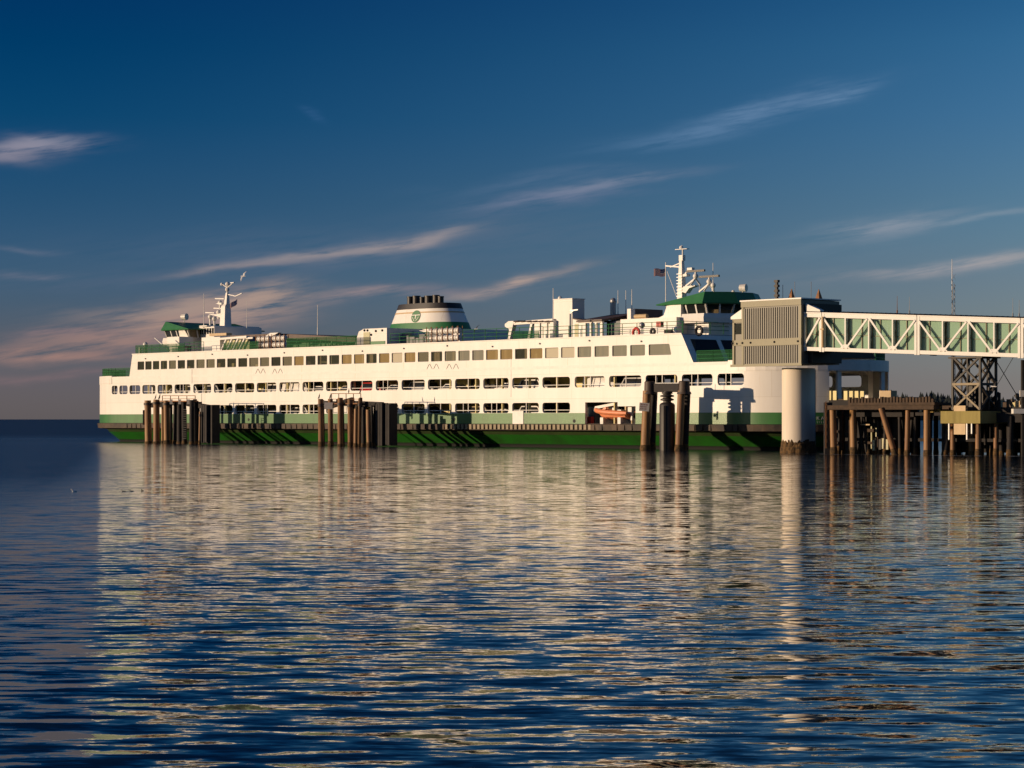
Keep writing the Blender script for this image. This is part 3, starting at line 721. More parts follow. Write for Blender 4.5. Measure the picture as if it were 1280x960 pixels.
# pilot houses -----------------------------------------------------------------
def pilot_house(sf, sa, flip, name='pilot_house', t1=14.2):
    """sf: front face s, sa: aft s; the house looks along +s when flip is +1"""
    ph = MB(); f = flip
    zb, zs, ze, zt = Z_ROOF, 12.72, 13.62, 14.75
    t0 = 4.4
    # bridge bulwark with wings, lower walls
    plan = lambda d: [(sa - f * d * 0, t0 - d), (sf - f * 1.2 + f * d * .2, t0 - d), (sf + f * d, t0 + 2.2), (sf + f * d, t1 - 2.2), (sf - f * 1.2 + f * d * .2, t1 + d), (sa, t1 + d)]
    ring = lambda d, z: [(p[0], p[1], z) for p in plan(d)]
    ph.loft([ring(0.55, 11.85), ring(0.62, 12.3), ring(0.5, zs)])
    ph.loft([ring(-0.3, zb), ring(-0.3, 11.86)])
    r = ph.build(name, M['white'], ferry)
    # windows band: posts with dark glazing between, raked outward
    g = MB(); A = plan(-.05); B_ = plan(.25); n = len(A)
    for i in range(n):
        j = (i + 1) % n
        g.quad((A[i][0], A[i][1], zs), (A[j][0], A[j][1], zs), (B_[j][0], B_[j][1], ze), (B_[i][0], B_[i][1], ze))
    g.build('pane', M['wheelglass'], r)
    for i in range(n):
        j = (i + 1) % n
        L = math.hypot(A[j][0] - A[i][0], A[j][1] - A[i][1]); k = max(1, round(L / 1.25))
        for q in range(k + 1):
            a = Vector((A[i][0], A[i][1], zs)).lerp(Vector((A[j][0], A[j][1], zs)), q / k); b = Vector((B_[i][0], B_[i][1], ze)).lerp(Vector((B_[j][0], B_[j][1], ze)), q / k)
            po = MB(); po.bar(a, b, .16); po.build('window_post', M['white2'], r)
    # solid panels on the side towards the quay, aft part
    po = MB(); po.quad((sa, t0 - .1, zs), (sa + f * 1.9, t0 - .1, zs), (sa + f * 1.9, t0 - .3, ze), (sa + f * .6, t0 - .3, ze))
    po.build('side_panel', M['white2'], r)
    ins = MB(); ins.box(min(sf - f * 1.6, sf - f * 2.6), max(sf - f * 1.6, sf - f * 2.6), t0 + 2, t1 - 2, zs - .1, zs + .45)
    ins.box(min(sa, sa + f * .2), max(sa, sa + f * .2), t0, t1, zs - .5, ze); ins.build('console', M['tan'], r)
    rf = MB()
    ro = lambda d, z: [(p[0] - (f * .9 if k in (0, 5) else 0), p[1], z) for k, p in enumerate(plan(d))]
    rt = [(sa + f * .1, t0 - .35, ze + .26), (sf - f * 1.25, t0 - .25, zt), (sf + f * .25, t0 + 2.2, zt), (sf + f * .25, t1 - 2.2, zt), (sf - f * 1.25, t1 + .25, zt), (sa + f * .1, t1 + .35, ze + .26)]
    rf.m(0).loft([ro(.75, ze), ro(.8, ze + .10), rt])
    rf.build('roof', [M['green']], r)
    return r
S_F, S_A = SP(880, 4) + 1.2, SP(832, 4)
pilot_house(S_F, S_A, 1, t1=11.4)
pilot_house(-93.2, -87.2, -1)
# far wheelhouse: white bridge wing towards the quay and the structure behind it
mb = MB(); pxbox(mb, 209, 224, 421, 2.6, 4.6, pyb=432.5)
mb.build('bridge_wing', M['white'], ferry)
mb = MB(); pxbox(mb, 215, 222, 432, 3, 4.4); mb.build('wing_support', M['white'], ferry)
mb = MB(); sl, sr, z1 = pxbox(mb, 252, 275, 421.5, 3.0, 16)
mb.build('deck_house', M['white'], ferry)
mb = MB(); sl = SP(254, 4.4); sr = SP(309, 4.4)
sr = SP(308, 13); mb.box(sl, sr, 6.0, 13, 12.6, 14.0); mb.box(sl - 1, sr + .6, 5.6, 13.4, 14.0, 14.14)
mb.build('upper_house', M['white'], ferry)
mb = MB()
wd = (sr - sl) / 6
for i in range(6):
    a = sl + wd * (i + .2); mb = MB(); mb.box(a, a + wd * .62, 5.95, 5.998, 13.1, 13.8); mb.build('house_window', M['wheelglass'], ferry)
mb = MB(); mb.box(sl + 1, sl + 4.5, 4.6, 5.4, 12.75, 13.05); mb.build('locker', M['tan'], ferry)
# slanted louvre struts below the shelter, then the long dark shelter roof
mb = MB(); t = 3.2
for k, px in enumerate((279.5, 286.5, 294, 302)):
    a = SP(px - 3, t); b = SP(px + 4.5, t); zt = ZP(px, 423, t)
    mb.bar((a, t, Z_ROOF + .1), (b, t, zt), .28, .18); mb.bar((b, t, zt), (b + 1.6, t, zt), .2)
mb.bar((SP(277, t), t, ZP(290, 423, t)), (SP(310, t), t, ZP(300, 421.5, t)), .5, .25)
mb.build('shelter_strut', M['white2'], ferry)
mb = MB(); sl = SP(276, 3.4); sr = SP(310, 3.4); mb.box(sl, sr, 3.6, 3.8, Z_ROOF, ZP(290, 425, 3.4)); mb.build('shelter_wall', M['olive'], ferry)
mb = MB(); sl = SP(288, 4); sm = SP(345, 4); sr = SP(444, 4)
zl, zm, zr = ZP(288, 419.5, 4), ZP(340, 417, 4), ZP(440, 422, 4)
for (t0, t1) in ((4, 16),):
    mb.loft([[(sl, t0, zl - .35), (sl, t1, zl - .35), (sl, t1, zl), (sl, t0, zl)], [(sm, t0, zm - .5), (sm, t1, zm - .5), (sm, t1, zm), (sm, t0, zm)],
             [(sr, t0, zr - .55), (sr, t1, zr - .55), (sr, t1, zr), (sr, t0, zr)]])
mb.build('shelter_roof', M['brownroof'], ferry)
mb = MB()
for px in range(345, 440, 14): s = SP(px, 4.2); mb.bar((s, 4.2, Z_ROOF), (s, 4.2, ZP(px, 421, 4)), .14)
mb.box(SP(345, 6), SP(440, 6), 7.9, 8.0, Z_ROOF, ZP(400, 424, 6))
mb.build('shelter_post', M['green'], ferry)
mb = MB(); a = SP(326, 3); mb.hexa([(a, 3, ZP(330, 424, 3)), (a + 1.2, 3, ZP(330, 424, 3)), (a + 1.2, 3.5, ZP(330, 424, 3)), (a, 3.5, ZP(330, 424, 3))],
       [(a + 1.8, 3, ZP(335, 416.3, 3)), (a + 3.4, 3, ZP(335, 416.3, 3)), (a + 3.4, 3.5, ZP(335, 416.3, 3)), (a + 1.8, 3.5, ZP(335, 416.3, 3))])
mb.build('shelter_end', M['white2'], ferry)
# life raft canisters
def rafts(px0, px1, n, rows, pyb):
    s0, s1 = SP(px0, .9), SP(px1, .9); w = (s1 - s0) / n
    cr = MB()
    for r in range(rows):
        for k in range(n):
            s = s0 + w * (k + .5); z = Z_ROOF + .55 + r * .72
            c = MB(); rr = .33
            for (a, b, q) in ((-.62, -.56, .2), (-.56, -.2, .31), (-.2, .2, rr), (.2, .56, .31), (.56, .62, .2)):
                pass
            rings = [[(s + w * .44 * x / .62 * 1.0, 1.0 + q * math.cos(2 * math.pi * i / 10), z + q * math.sin(2 * math.pi * i / 10)) for i in range(10)] for x, q in ((-.62, .16), (-.5, .30), (-.06, .33), (-.03, .36), (.03, .36), (.06, .33), (.5, .30), (.62, .16))]
            c.loft(rings); c.build('life_raft', M['raft'], ferry, True)
    for k in range(n + 1):
        s = s0 + w * k; cr.bar((s, .7, Z_ROOF), (s, .7, Z_ROOF + .3 + rows * .72), .06); cr.bar((s, 1.3, Z_ROOF), (s, 1.3, Z_ROOF + .3 + rows * .72), .06)
    cr.build('raft_cradle', M['rust'], ferry)
rafts(321.5, 337.5, 3, 2, 436); rafts(341, 357, 3, 2, 436); rafts(535, 574.5, 6, 2, 427)
# whip aerials
def whip(px, pyb, pyt, t, r=.05, z0=None):
    s = SP(px, t); zb = ZP(px, pyb, t) if z0 is None else z0; zt = ZP(px, pyt, t)
    mb = MB(); mb.tube((s, t, zb), (s, t, zb + (zt - zb) * .25), r * 1.6, r * 1.3, 6); mb.tube((s, t, zb + (zt - zb) * .25), (s, t, zt), r, r * .6, 6)
    mb.build('whip_aerial', M['white2'], ferry)
whip(397, 419, 381, 8); whip(254.8, 408, 367, 6, .055, 13.2); whip(308.3, 410, 376, 8, .035); whip(691.5, 424, 360, 3, .055, Z_ROOF)
whip(772.5, 398, 362.5, 8, .045); whip(782.3, 398, 363, 8, .045); whip(789.8, 398, 361.5, 8, .05)
whip(874.3, 366, 357.5, 8, .03, 14.5); whip(891.3, 366, 328.5, 10, .05, 14.5)

# white deck house left of the funnel
mb = MB(); t0 = 1.6
sl, sr, z1 = pxbox(mb, 453.5, 483.5, 410.5, t0, 9)
a = SP(442.5, t0); mb.prism([(a, Z_ROOF), (sl, Z_ROOF), (sl, ZP(452, 412, t0)), (SP(448.5, t0), ZP(448, 414.5, t0))], 'y', t0, 9)
dh = mb.build('machinery_house', M['white'], ferry)
mb = MB(); mb.box(SP(454.3, t0 - .06), SP(462, t0 - .06), t0 - .06, t0, Z_ROOF, ZP(458, 415.3, t0)); mb.build('door', M['olive'], dh)
mb = MB(); mb.box(SP(462.7, t0), SP(481.5, t0), t0 - .05, t0, Z_ROOF, ZP(470, 426.5, t0)); mb.build('recess', M['green'], dh)
mb = MB()
for px, py in ((455.8, 413), (459.6, 413), (470, 413.8), (478, 413), (464.2, 418.5)): mb.ball((SP(px, t0), t0 - .03, ZP(px, py, t0)), .13)
mb.build('porthole', M['dark'], dh)
mb = MB(); a = SP(484, 5.2); b = SP(590, 5.2)
mb.box(sr + .02, b - 2, 5.2, 15, Z_ROOF, 12.35)
eh = mb.build('engine_casing', M['white'], ferry)
mb = MB(); mb.box(SP(496, 5.1), SP(498.5, 5.1), 5.1, 5.2, Z_ROOF + .2, 12.1)
mb.box(SP(529, 5.1), SP(533, 5.1), 5.1, 5.2, Z_ROOF + .2, 12.0); mb.build('door', M['green'], eh)
mb = MB()
for i in range(9):
    s = SP(502 + i * 4.4, 3.4); mb.box(s, s + random.uniform(.4, 1.2), 3.4, 4.2, Z_ROOF, Z_ROOF + random.uniform(.6, 1.7))
mb.build('deck_locker', M['grey'], ferry)

# funnel -----------------------------------------------------------------------
FT = 9.0; FS = SP(537, FT)
def oval(z, l, w, n=32, ds=0.0, e=2.6):
    out = []
    for i in range(n):
        a = 2 * math.pi * i / n; c, q = math.cos(a), math.sin(a)
        out.append((FS + ds + math.copysign(abs(c) ** (2 / e), c) * l / 2, FT + math.copysign(abs(q) ** (2 / e), q) * w / 2, z))
    return out
zc = lambda py: ZP(537, py, FT - 2.5)
Z0, Z1 = Z_ROOF, zc(379)
LB, WB, LT, WT = 11.6, 5.6, 8.5, 4.3
def fl_(z):
    k = (z - zc(414)) / (Z1 - zc(414)); return LB + (LT - LB) * k, WB + (WT - WB) * k
levels = [(zc(417), 4), (zc(411), 0), (zc(403), 1), (zc(390), 0), (zc(388), 2), (zc(384), 0), (zc(378), 3)]
fn = MB(); zz = [zc(411), zc(402.5), zc(390.5), zc(388.8), zc(385), zc(378)]
ids = [1, 0, 2, 0, 3]
for i, k in enumerate(ids):
    fn.m(k); g = .03 if k == 3 else .04 if k == 1 else 0.02 if k == 2 else 0
    a, b = fl_(zz[i]), fl_(zz[i + 1])
    fn.loft([oval(zz[i], a[0] + g * 2, a[1] + g * 2), oval(zz[i + 1], b[0] + g * 2, b[1] + g * 2)], cap=(k == 3 or i == 0))
a = fl_(zz[0]); fn.m(0).loft([oval(12.3, a[0] * .98, a[1] * .98), oval(zz[0], a[0] * .98, a[1] * .98)])
funnel = fn.build('funnel', [M['white'], M['green'], M['tan'], M['black']], ferry, True)
for px, pt, r in ((513, 371, .30), (520.5, 370, .34), (528, 371.5, .24), (536, 370, .38), (545, 369, .30), (551, 370.5, .26)):
    e = MB(); s = SP(px, FT); e.tube((s, FT, Z1 - .1), (s, FT, ZP(px, pt, FT)), r * 1.25, r * 1.25, 12); e.tube((s, FT, ZP(px, pt, FT) - .1), (s, FT, ZP(px, pt, FT) + .02), r * 1.38, n=12)
    e.build('exhaust_pipe', M['black'], funnel, True)
# round green emblem with white strokes on the funnel side (laid on its slope)
em = MB(); sc, zc0 = SP(520.3, FT - 2.4), zc(394.5)
kz = (fl_(zc0)[1] - fl_(zc0 + 1)[1]) / 2
def ep(x, z, d):
    tt = FT - fl_(zc0)[1] / 2 * (1 - abs((sc + x - FS) / (fl_(zc0)[0] / 2)) ** 2.6) ** (1 / 2.6) + z * kz
    return (sc + x, tt - d, zc0 + z)
n = 24; rad = .66
em.m(0).add([ep(0, 0, .05)] + [ep(rad * 1.1 * math.cos(2 * math.pi * i / n), rad * math.sin(2 * math.pi * i / n), .05) for i in range(n)], [(0, i + 1, (i + 1) % n + 1) for i in range(n)])
def estroke(pts): em.m(1).add([ep(x, z, .07) for x, z in pts], [tuple(range(len(pts)))])
estroke([(-.72, .10), (.72, .10), (.71, .18), (-.71, .18)])
estroke([(-.06, -.28), (.06, -.28), (.08, .1), (-.08, .1)])
estroke([(-.58, -.06), (-.5, -.06), (-.08, -.5), (-.16, -.5)]); estroke([(.58, -.06), (.5, -.06), (.08, -.5), (.16, -.5)])
em.build('emblem', [M['green'], M['white2']], funnel)

# sun shelter, lift tower and shelters to the right of the funnel
mb = MB(); t = 2.2
zt = ZP(650, 401, t); zl = ZP(640, 423, t)
s = lambda px: SP(px, t)
mb.prism([(s(631), ZP(631, 405, t)), (s(635.5), ZP(635, 401.5, t)), (s(645), ZP(645, 401, t)), (s(644), ZP(645, 403.8, t)), (s(641.5), ZP(641.5, 404.5, t)), (s(636.5), Z_ROOF), (s(633.5), Z_ROOF), (s(636.5), ZP(635, 412, t)), (s(631), ZP(631, 408, t))], 'y', t, t + .5)
mb.bar((s(664), t + .2, ZP(662, 403, t)), (s(659.5), t + .2, Z_ROOF), .3, .3)
mb.bar((s(641), t + .2, ZP(645, 403.8, t)), (s(690), t + .2, ZP(690, 400.5, t)), .3, .35)
mb.bar((s(690), t + .2, Z_ROOF), (s(690), t + .2, ZP(690, 400.5, t)), .5, .5)
for px in (673, 682): mb.bar((s(px), t + .2, Z_ROOF), (s(px), t + .2, ZP(px, 402, t)), .2)
mb.build('sun_shelter', M['white2'], ferry)
mb = MB()
for i, px in enumerate((643, 650.5, 658, 665.5, 673, 680.5, 686)):
    a, b = s(px), s(px + 5.5); mb.hexa([(a, t - .2, ZP(px, 402.6, t)), (b, t - .2, ZP(px + 6, 402.2, t)), (b, t + 5, ZP(px, 402.4, t)), (a, t + 5, ZP(px, 402.4, t))],
                                    [(a, t - .1, ZP(px, 401.2, t)), (b, t - .1, ZP(px + 6, 400.6, t)), (b, t + 5, ZP(px, 398.6, t)), (a, t + 5, ZP(px, 398.8, t))])
mb.build('shelter_roof', M['brownroof'], ferry)
mb = MB(); t2 = t + 4.6; mb.box(SP(668, t2), SP(692, t2), t2, t2 + .15, Z_ROOF, ZP(680, 404, t2)); mb.build('shelter_wall', M['white'], ferry)
mb = MB(); tt = 2.6; sl, sr = SP(692, tt), SP(715.3, tt); td = TP(730.5, sr)
mb.box(sl, sr, tt, td, Z_ROOF, ZP(704, 374, tt)); lt = mb.build('lift_tower', M['white'], ferry)
mb = MB(); mb.box(sl - .06, sr + .06, tt - .06, td + .06, ZP(704, 374.4, tt), ZP(704, 373.3, tt)); mb.ball((sl + .5, tt + .4, ZP(700, 372.5, tt)), .22); mb.build('coping', M['white2'], lt)
mb = MB(); px = 713; mb.tube((SP(px, .5), .5, Z_ROOF), (SP(px, .5), .5, ZP(px, 392, .5)), .13, .1); mb.bar((SP(px, .5), .5, ZP(px, 392, .5)), (SP(px, .5) + .5, .5, ZP(px, 388, .5)), .09)
mb.bar((SP(px, .5), .5, ZP(px, 388.3, .5)), (SP(px, .5) + 1.1, .5, ZP(px, 387.6, .5)), .12); mb.build('davit', M['steel'], ferry)
mb = MB(); t = 2.4; zr = ZP(730, 402, t)
mb.prism([(s(716), Z_ROOF), (s(730), Z_ROOF), (s(730), ZP(728, 403, t)), (s(716), ZP(716, 398, t))], 'y', t, t + .2)
for px in (731, 738, 744.5, 752): mb.bar((s(px), t + .1, Z_ROOF), (s(px), t + .1, zr), .22)
mb.bar((s(730), t + .1, zr), (s(753), t + .1, zr), .3); mb.box(s(747), s(751), t + .3, t + .4, Z_ROOF, zr)
mb.build('deck_shelter', M['white'], ferry)
mb = MB(); mb.hexa([(s(722), t - .2, zr - .05), (s(754), t - .2, zr - .05), (s(754), t + 5, zr + .6), (s(722), t + 5, zr + .6)], [(s(722), t - .2, zr + .12), (s(754), t - .2, zr + .12), (s(754), t + 5, zr + .9), (s(722), t + 5, zr + .9)])
mb.hexa([(s(716), t - .05, ZP(716, 398.8, t)), (s(730), t - .05, zr), (s(730), t + 4, zr), (s(716), t + 4, ZP(716, 398.8, t))], [(s(716), t - .05, ZP(716, 397.8, t)), (s(730), t - .05, zr + .15), (s(730), t + 4, zr + .15), (s(716), t + 4, ZP(716, 397.8, t))])
mb.build('shelter_roof', M['brownroof'], ferry)
mb = MB(); mb.box(s(718.5), s(723), t - .03, t + .0, Z_ROOF, ZP(720, 405, t)); mb.build('door', M['olive'], ferry)
mb = MB(); mb.box(s(731), s(754), t + 3, t + 3.1, Z_ROOF, zr); mb.build('shelter_glass', M['wheelglass'], ferry)
mb = MB(); mb.prism([(s(753), Z_ROOF), (s(776), Z_ROOF), (s(775), ZP(775, 405, t)), (s(765), ZP(765, 400.5, t)), (s(753), ZP(753, 402.5, t))], 'y', t + 1.0, t + 6); mb.build('deck_house', M['grey'], ferry)
# long low house behind the near wheelhouse
mb = MB(); t = 3.2; sl, sr = SP(775.5, t), S_A + 2.2
zt1 = ZP(800, 398.2, t); mb.box(sl, sr, t, 15.6, Z_ROOF, zt1)
mb.prism([(SP(816, t), zt1 - .02), (sr, zt1 - .02), (sr, ZP(835, 380, t)), (SP(828, t), ZP(828, 382, t)), (SP(824, t), ZP(824, 394, t))], 'y', t + .6, 15)
house = mb.build('officers_house', M['white'], ferry)
mb = MB(); pxbox(mb, 830, 840.5, 412.3, t - .06, t, pyb=418.5); mb.build('recess', M['dark'], house)
mb = MB(); pxbox(mb, 784, 792.5, 386, 5, 9, z0=zt1); mb.build('chimney', M['brownroof'], house)
mb = MB(); pxbox(mb, 784, 788.5, 386, 4.4, 4.98, z0=zt1); mb.build('vent_box', M['white'], house); mb = MB(); pxbox(mb, 770, 784, 393, 7, 9, z0=zt1 - .5); mb.build('vent_box', M['white'], house)
mb = MB(); a = SP(794, 4); b = SP(809, 4); z = ZP(800, 395.5, 4); mb.tube((a, 4, z), (b, 4, z), .22, n=10); mb.build('rolled_tarp', M['tan'], house, True)
mb = MB(); px = 766.5; a = SP(px, 7); mb.tube((a, 7, 11.5), (a, 7, ZP(px, 377, 7)), .32, .3, 10); mb.ball((a, 7, ZP(px, 376.5, 7)), .34); mb.build('vent', M['steel'], ferry, True)
# lifebuoys
def buoy(px, py, t, m, r=.42):
    mb = MB(); mb.torus((SP(px, t), t, ZP(px, py, t)), r, .13); mb.build('lifebuoy', M[m], ferry, True)
buoy(795.3, 416, .2, 'red'); buoy(873.8, 413.6, 1.5, 'black', .38); buoy(816, 414.5, .2, 'black', .24)
mb = MB(); a = SP(802.5, .4); mb.tube((a, .4, Z_ROOF), (a, .4, ZP(802, 405, .4)), .06); mb.ball((a, .4, ZP(802, 406.5, .4)), .3)
mb.build('searchlight', M['steel'], ferry, True)
mb = MB(); a = SP(822, 1); mb.box(a, a + .6, .8, 1.2, ZP(822, 409, 1), ZP(822, 402, 1)); mb.build('flag_locker', M['red'], ferry)

# masts --------------------------------------------------------------------------
def truss_leg(mb, p, q, w): mb.bar(p, q, w)
def scanner(root, px, py, t, wpx, zb, legs=True, up=.0):
    mb = MB(); s = SP(px, t); z = ZP(px, py, t)
    mb.ball((s, t, z - .4), .27); mb.tube((s, t, z - .3), (s, t, z), .1)
    if legs:
        for d, e in ((-1.3, 0), (-.2, -.5), (.2, .5)): mb.bar((s + d, t + e, zb), (s, t, z - .6), .14)
    r = mb.build('radar', M['white2'], root, True)
    a = MB(); w = wpx * YT(px, t) / F / math.sin(PHI) / 2 * 0.8
    a.box(s - w, s + w, t - .1, t + .1, z, z + .2); a.build('scanner_bar', M['black'], r)
# near mast on the near wheelhouse
T = 8.0; sx = SP(852.5, T)
mz = lambda py: ZP(852, py, T)
mb = MB()
def sq(s, w, z): return [(s - w, T - w, z), (s + w, T - w, z), (s + w, T + w, z), (s - w, T + w, z)]
mb.loft([sq(sx + .0, .36, 14.0), sq(sx - .05, .17, mz(325.5))]); mb.box(sx - .24, sx + .26, T - .2, T + .2, mz(326), mz(319))
mb.tube((sx + .1, T, mz(326)), (sx + .1, T, mz(312)), .08); mb.box(sx - .75, sx + .8, T - .2, T + .2, mz(312), mz(311.2))
mb.ball((sx - .1, T, mz(309.5)), .2); mb.tube((sx, T, mz(311)), (sx, T, mz(306.5)), .04)
mb.bar((sx, T, mz(334)), (SP(832.2, T), T, mz(331)), .13); mb.bar((sx, T, mz(328)), (SP(838, T), T, mz(333)), .1)
mb.prism([(sx, mz(364)), (sx + .5, mz(358.5)), (SP(871, T), mz(357.5)), (SP(871, T), mz(358.8)), (SP(864, T), mz(361)), (SP(859.5, T), mz(367))], 'y', T - .3, T + .3)
mb.bar((sx + .3, T, mz(345)), (SP(861, T), T, mz(337)), .14); mb.bar((SP(858, T), T, mz(343)), (SP(858, T), T, mz(346)), .5)
mb.box(SP(860.5, T), SP(866.5, T), T - .2, T + .2, mz(338.5), mz(335.5))
mast = mb.build('mast', M['white2'], ferry)
scanner(mast, 869.5, 340, T, 26, mz(358)); scanner(mast, 886.5, 346.8, T, 28, mz(366)); 
mb = MB(); a = SP(891.5, T); mb.ball((a, T, mz(359)), .26); mb.tube((a, T, mz(366)), (a, T, mz(359)), .14); mb.build('satellite_dome', M['white2'], mast, True)
mb = MB()
for py in range(343, 372, 4): mb.box(sx - .34, sx + .34, T - .42, T - .2, mz(py), mz(py) + .05)
mb.build('rung', M['steel'], mast)
mb = MB(); a = SP(928.5, 9); mb.tube((a, 9, 14.4), (a, 9, ZP(928, 362, 9)), .07); mb.tube((a - .25, 9 - .1, ZP(928, 360, 9)), (a + .35, 9 + .1, ZP(928, 360, 9)), .34, .38, 12)
mb.build('searchlight', M['raft'], ferry, True)
mb = MB(); a = SP(916.5, 9); mb.ball((a, 9, 14.95), .16); mb.tube((a, 9, 14.5), (a, 9, 14.9), .1); mb.build('deck_light', M['raft'], ferry)
mb = MB(); mb.tube((SP(832.2, T), T, mz(376)), (SP(832.2, T), T, mz(326.5)), .045); mb.tube((SP(846, T), T, mz(371)), (SP(834, T), T, mz(338)), .03)
mb.build('flagstaff', M['white2'], mast)
# far mast
T = 9.0; sx = SP(281.5, T); mz = lambda py: ZP(282, py, T)
mb = MB()
mb.loft([sq(sx, .58, 12.4), sq(sx + .15, .42, mz(383)), sq(sx + .35, .26, mz(380)), sq(sx + .45, .14, mz(366))]); mb.ball((sx + .45, T, mz(362)), .28, n=10)
mb.tube((sx + .45, T, mz(366)), (sx + .45, T, mz(356)), .1); mb.ball((sx + .5, T, mz(355.5)), .3); mb.tube((sx + .45, T, mz(360)), (sx - .6, T, mz(355)), .06); mb.ball((sx - .7, T, mz(355)), .2)
mb.tube((sx + .45, T, mz(360)), (sx + 1.5, T, mz(355)), .06); mb.box(sx + 1.2, sx + 1.9, T - .1, T + .1, mz(354.6), mz(353.5))
mb.bar((sx + .5, T, mz(368)), (sx + 2.2, T, mz(371)), .1); mb.bar((sx + 2.2, T, mz(371)), (sx + 3.5, T, mz(368)), .1)
mb.prism([(sx - .6, mz(397)), (sx - .6, mz(391.5)), (sx - 2.0, mz(393)), (sx - 2.0, mz(393.8)), (sx - 1.2, mz(395))], 'y', T - .3, T + .3)
mb.prism([(sx - .4, mz(381)), (sx - .4, mz(378)), (sx - 1.6, mz(379))], 'y', T - .3, T + .3)
mast2 = mb.build('mast', M['white2'], ferry)
for px, py, w in ((273.2, 390.5, 8), (275, 378.5, 7), (262.8, 396, 7), (268, 398.5, 6)):
    mb = MB(); s_ = SP(px, T); z = ZP(px, py, T); mb.ball((s_, T, z), .3); mb.tube((s_, T, z - (1.5 if px < 270 else .8)), (s_, T, z), .13); mb.bar((s_ - 1.0, T, z + .55), (s_ + .9, T, z + .45), .12)
    mb.build('radar', M['white2'], mast2, True)
mb = MB(); a = SP(230.5, 8); mb.tube((a, 8, 14.6), (a, 8, ZP(230, 398, 8)), .06); mb.tube((a - .3, 8 - .1, ZP(230, 396, 8)), (a + .35, 8 + .1, ZP(230, 396, 8)), .4, .42, 12); mb.build('searchlight', M['raft'], ferry, True)

# name on the bow band: only K and A show between the pier and the timbers
def text(body, size, m, name, parent, loc, rot, thick=.01):
    c = bpy.data.curves.new(name, 'FONT'); c.body = body; c.size = size; c.extrude = thick; c.align_x = 'LEFT'
    o = bpy.data.objects.new(name, c); COL.objects.link(o)
    dg = bpy.context.evaluated_depsgraph_get(); dg.update()
    me = bpy.data.meshes.new_from_object(o.evaluated_get(dg)); me.name = name; bpy.data.objects.remove(o)
    me.materials.clear(); me.materials.append(m)
    n = bpy.data.objects.new(name, me); COL.objects.link(n); n.parent = parent; n.location = loc; n.rotation_euler = rot
    return n
def on_bow(px):
    lo, hi = SR + .5, SR + EA * .99
    for _ in range(60):
        md = (lo + hi) / 2
        w = ship_to_world(md, tn(md), 0); p = 640 + F * w.x / w.y
        if p < px: lo = md
        else: hi = md
    return lo
for ch, px, z, size in (('K', 1021.2, 2.74, .44), ('A', 1026.8, 2.74, .44), ('T', 1021.4, 2.46, .19), ('T', 1024.0, 2.46, .19), ('L', 1027.0, 2.46, .19), ('E', 1029.8, 2.46, .19)):
    s0 = on_bow(px); e = .05; a = math.atan2(tn(s0 + .3) - tn(s0), .3)
    text(ch, size, M['white2'], 'lettering', ferry, (s0, tn(s0) - .06, z), (R(90), 0, a))

# ------------------------------------------------------------------ pier and harbour works
M['pile'] = mat('pile_timber', (0.30, 0.17, 0.08), 0.85, scale=1.6, col2=(0.075, 0.045, 0.028), streak=0.35, bump=0.6)
M['pile2'] = mat('pile_steel', (0.36, 0.20, 0.075), 0.6, scale=1.3, col2=(0.16, 0.07, 0.035), streak=0.35, bump=0.3)
M['blackpile'] = mat('tarred_timber', (0.022, 0.019, 0.019), 0.8, scale=1.6, col2=(0.012, 0.01, 0.011), bump=0.5)
M['cap'] = mat('pile_cap_brown', (0.075, 0.05, 0.037), 0.6, var=0.35, scale=2)
M['growth'] = mat('marine_growth', (0.15, 0.085, 0.03), 0.95, scale=4, col2=(0.03, 0.02, 0.011), bump=1.0)
M['rubber'] = mat('fender_rubber', (0.030, 0.024, 0.020), 0.55, var=0.4, scale=1.5)
M['concrete'] = mat('pillar_concrete', (0.80, 0.72, 0.61), 0.75, scale=0.8, col2=(0.66, 0.58, 0.47), streak=0.35)
M['mossy'] = mat('mossy_concrete', (0.36, 0.30, 0.10), 0.85, scale=1.2, col2=(0.20, 0.16, 0.05), streak=0.4)
M['cabgrey'] = mat('ribbed_cladding', (0.165, 0.160, 0.130), 0.5, var=0.1, scale=0.7)
M['cabtrim'] = mat('cab_trim', (0.195, 0.18, 0.098), 0.5, var=0.12, scale=1)
M['truss'] = mat('truss_white', (0.78, 0.77, 0.73), 0.45, var=0.08, scale=1.2)
M['darksteel'] = mat('dark_steel', (0.024, 0.021, 0.019), 0.6, var=0.3, scale=2)
M['fence'] = mat('deck_fence', (0.075, 0.044, 0.024), 0.8, var=0.5, scale=2)
M['yellow'] = mat('faded_yellow', (0.50, 0.36, 0.08), 0.7, scale=2.5, col2=(0.24, 0.16, 0.05))
M['signwhite'] = mat('sign_white', (0.75, 0.70, 0.62), 0.6, var=0.15, scale=3)
M['feather'] = mat('dark_feathers', (0.03, 0.027, 0.025), 0.7)
M['gullwhite'] = mat('gull_white', (0.75, 0.74, 0.72), 0.7)

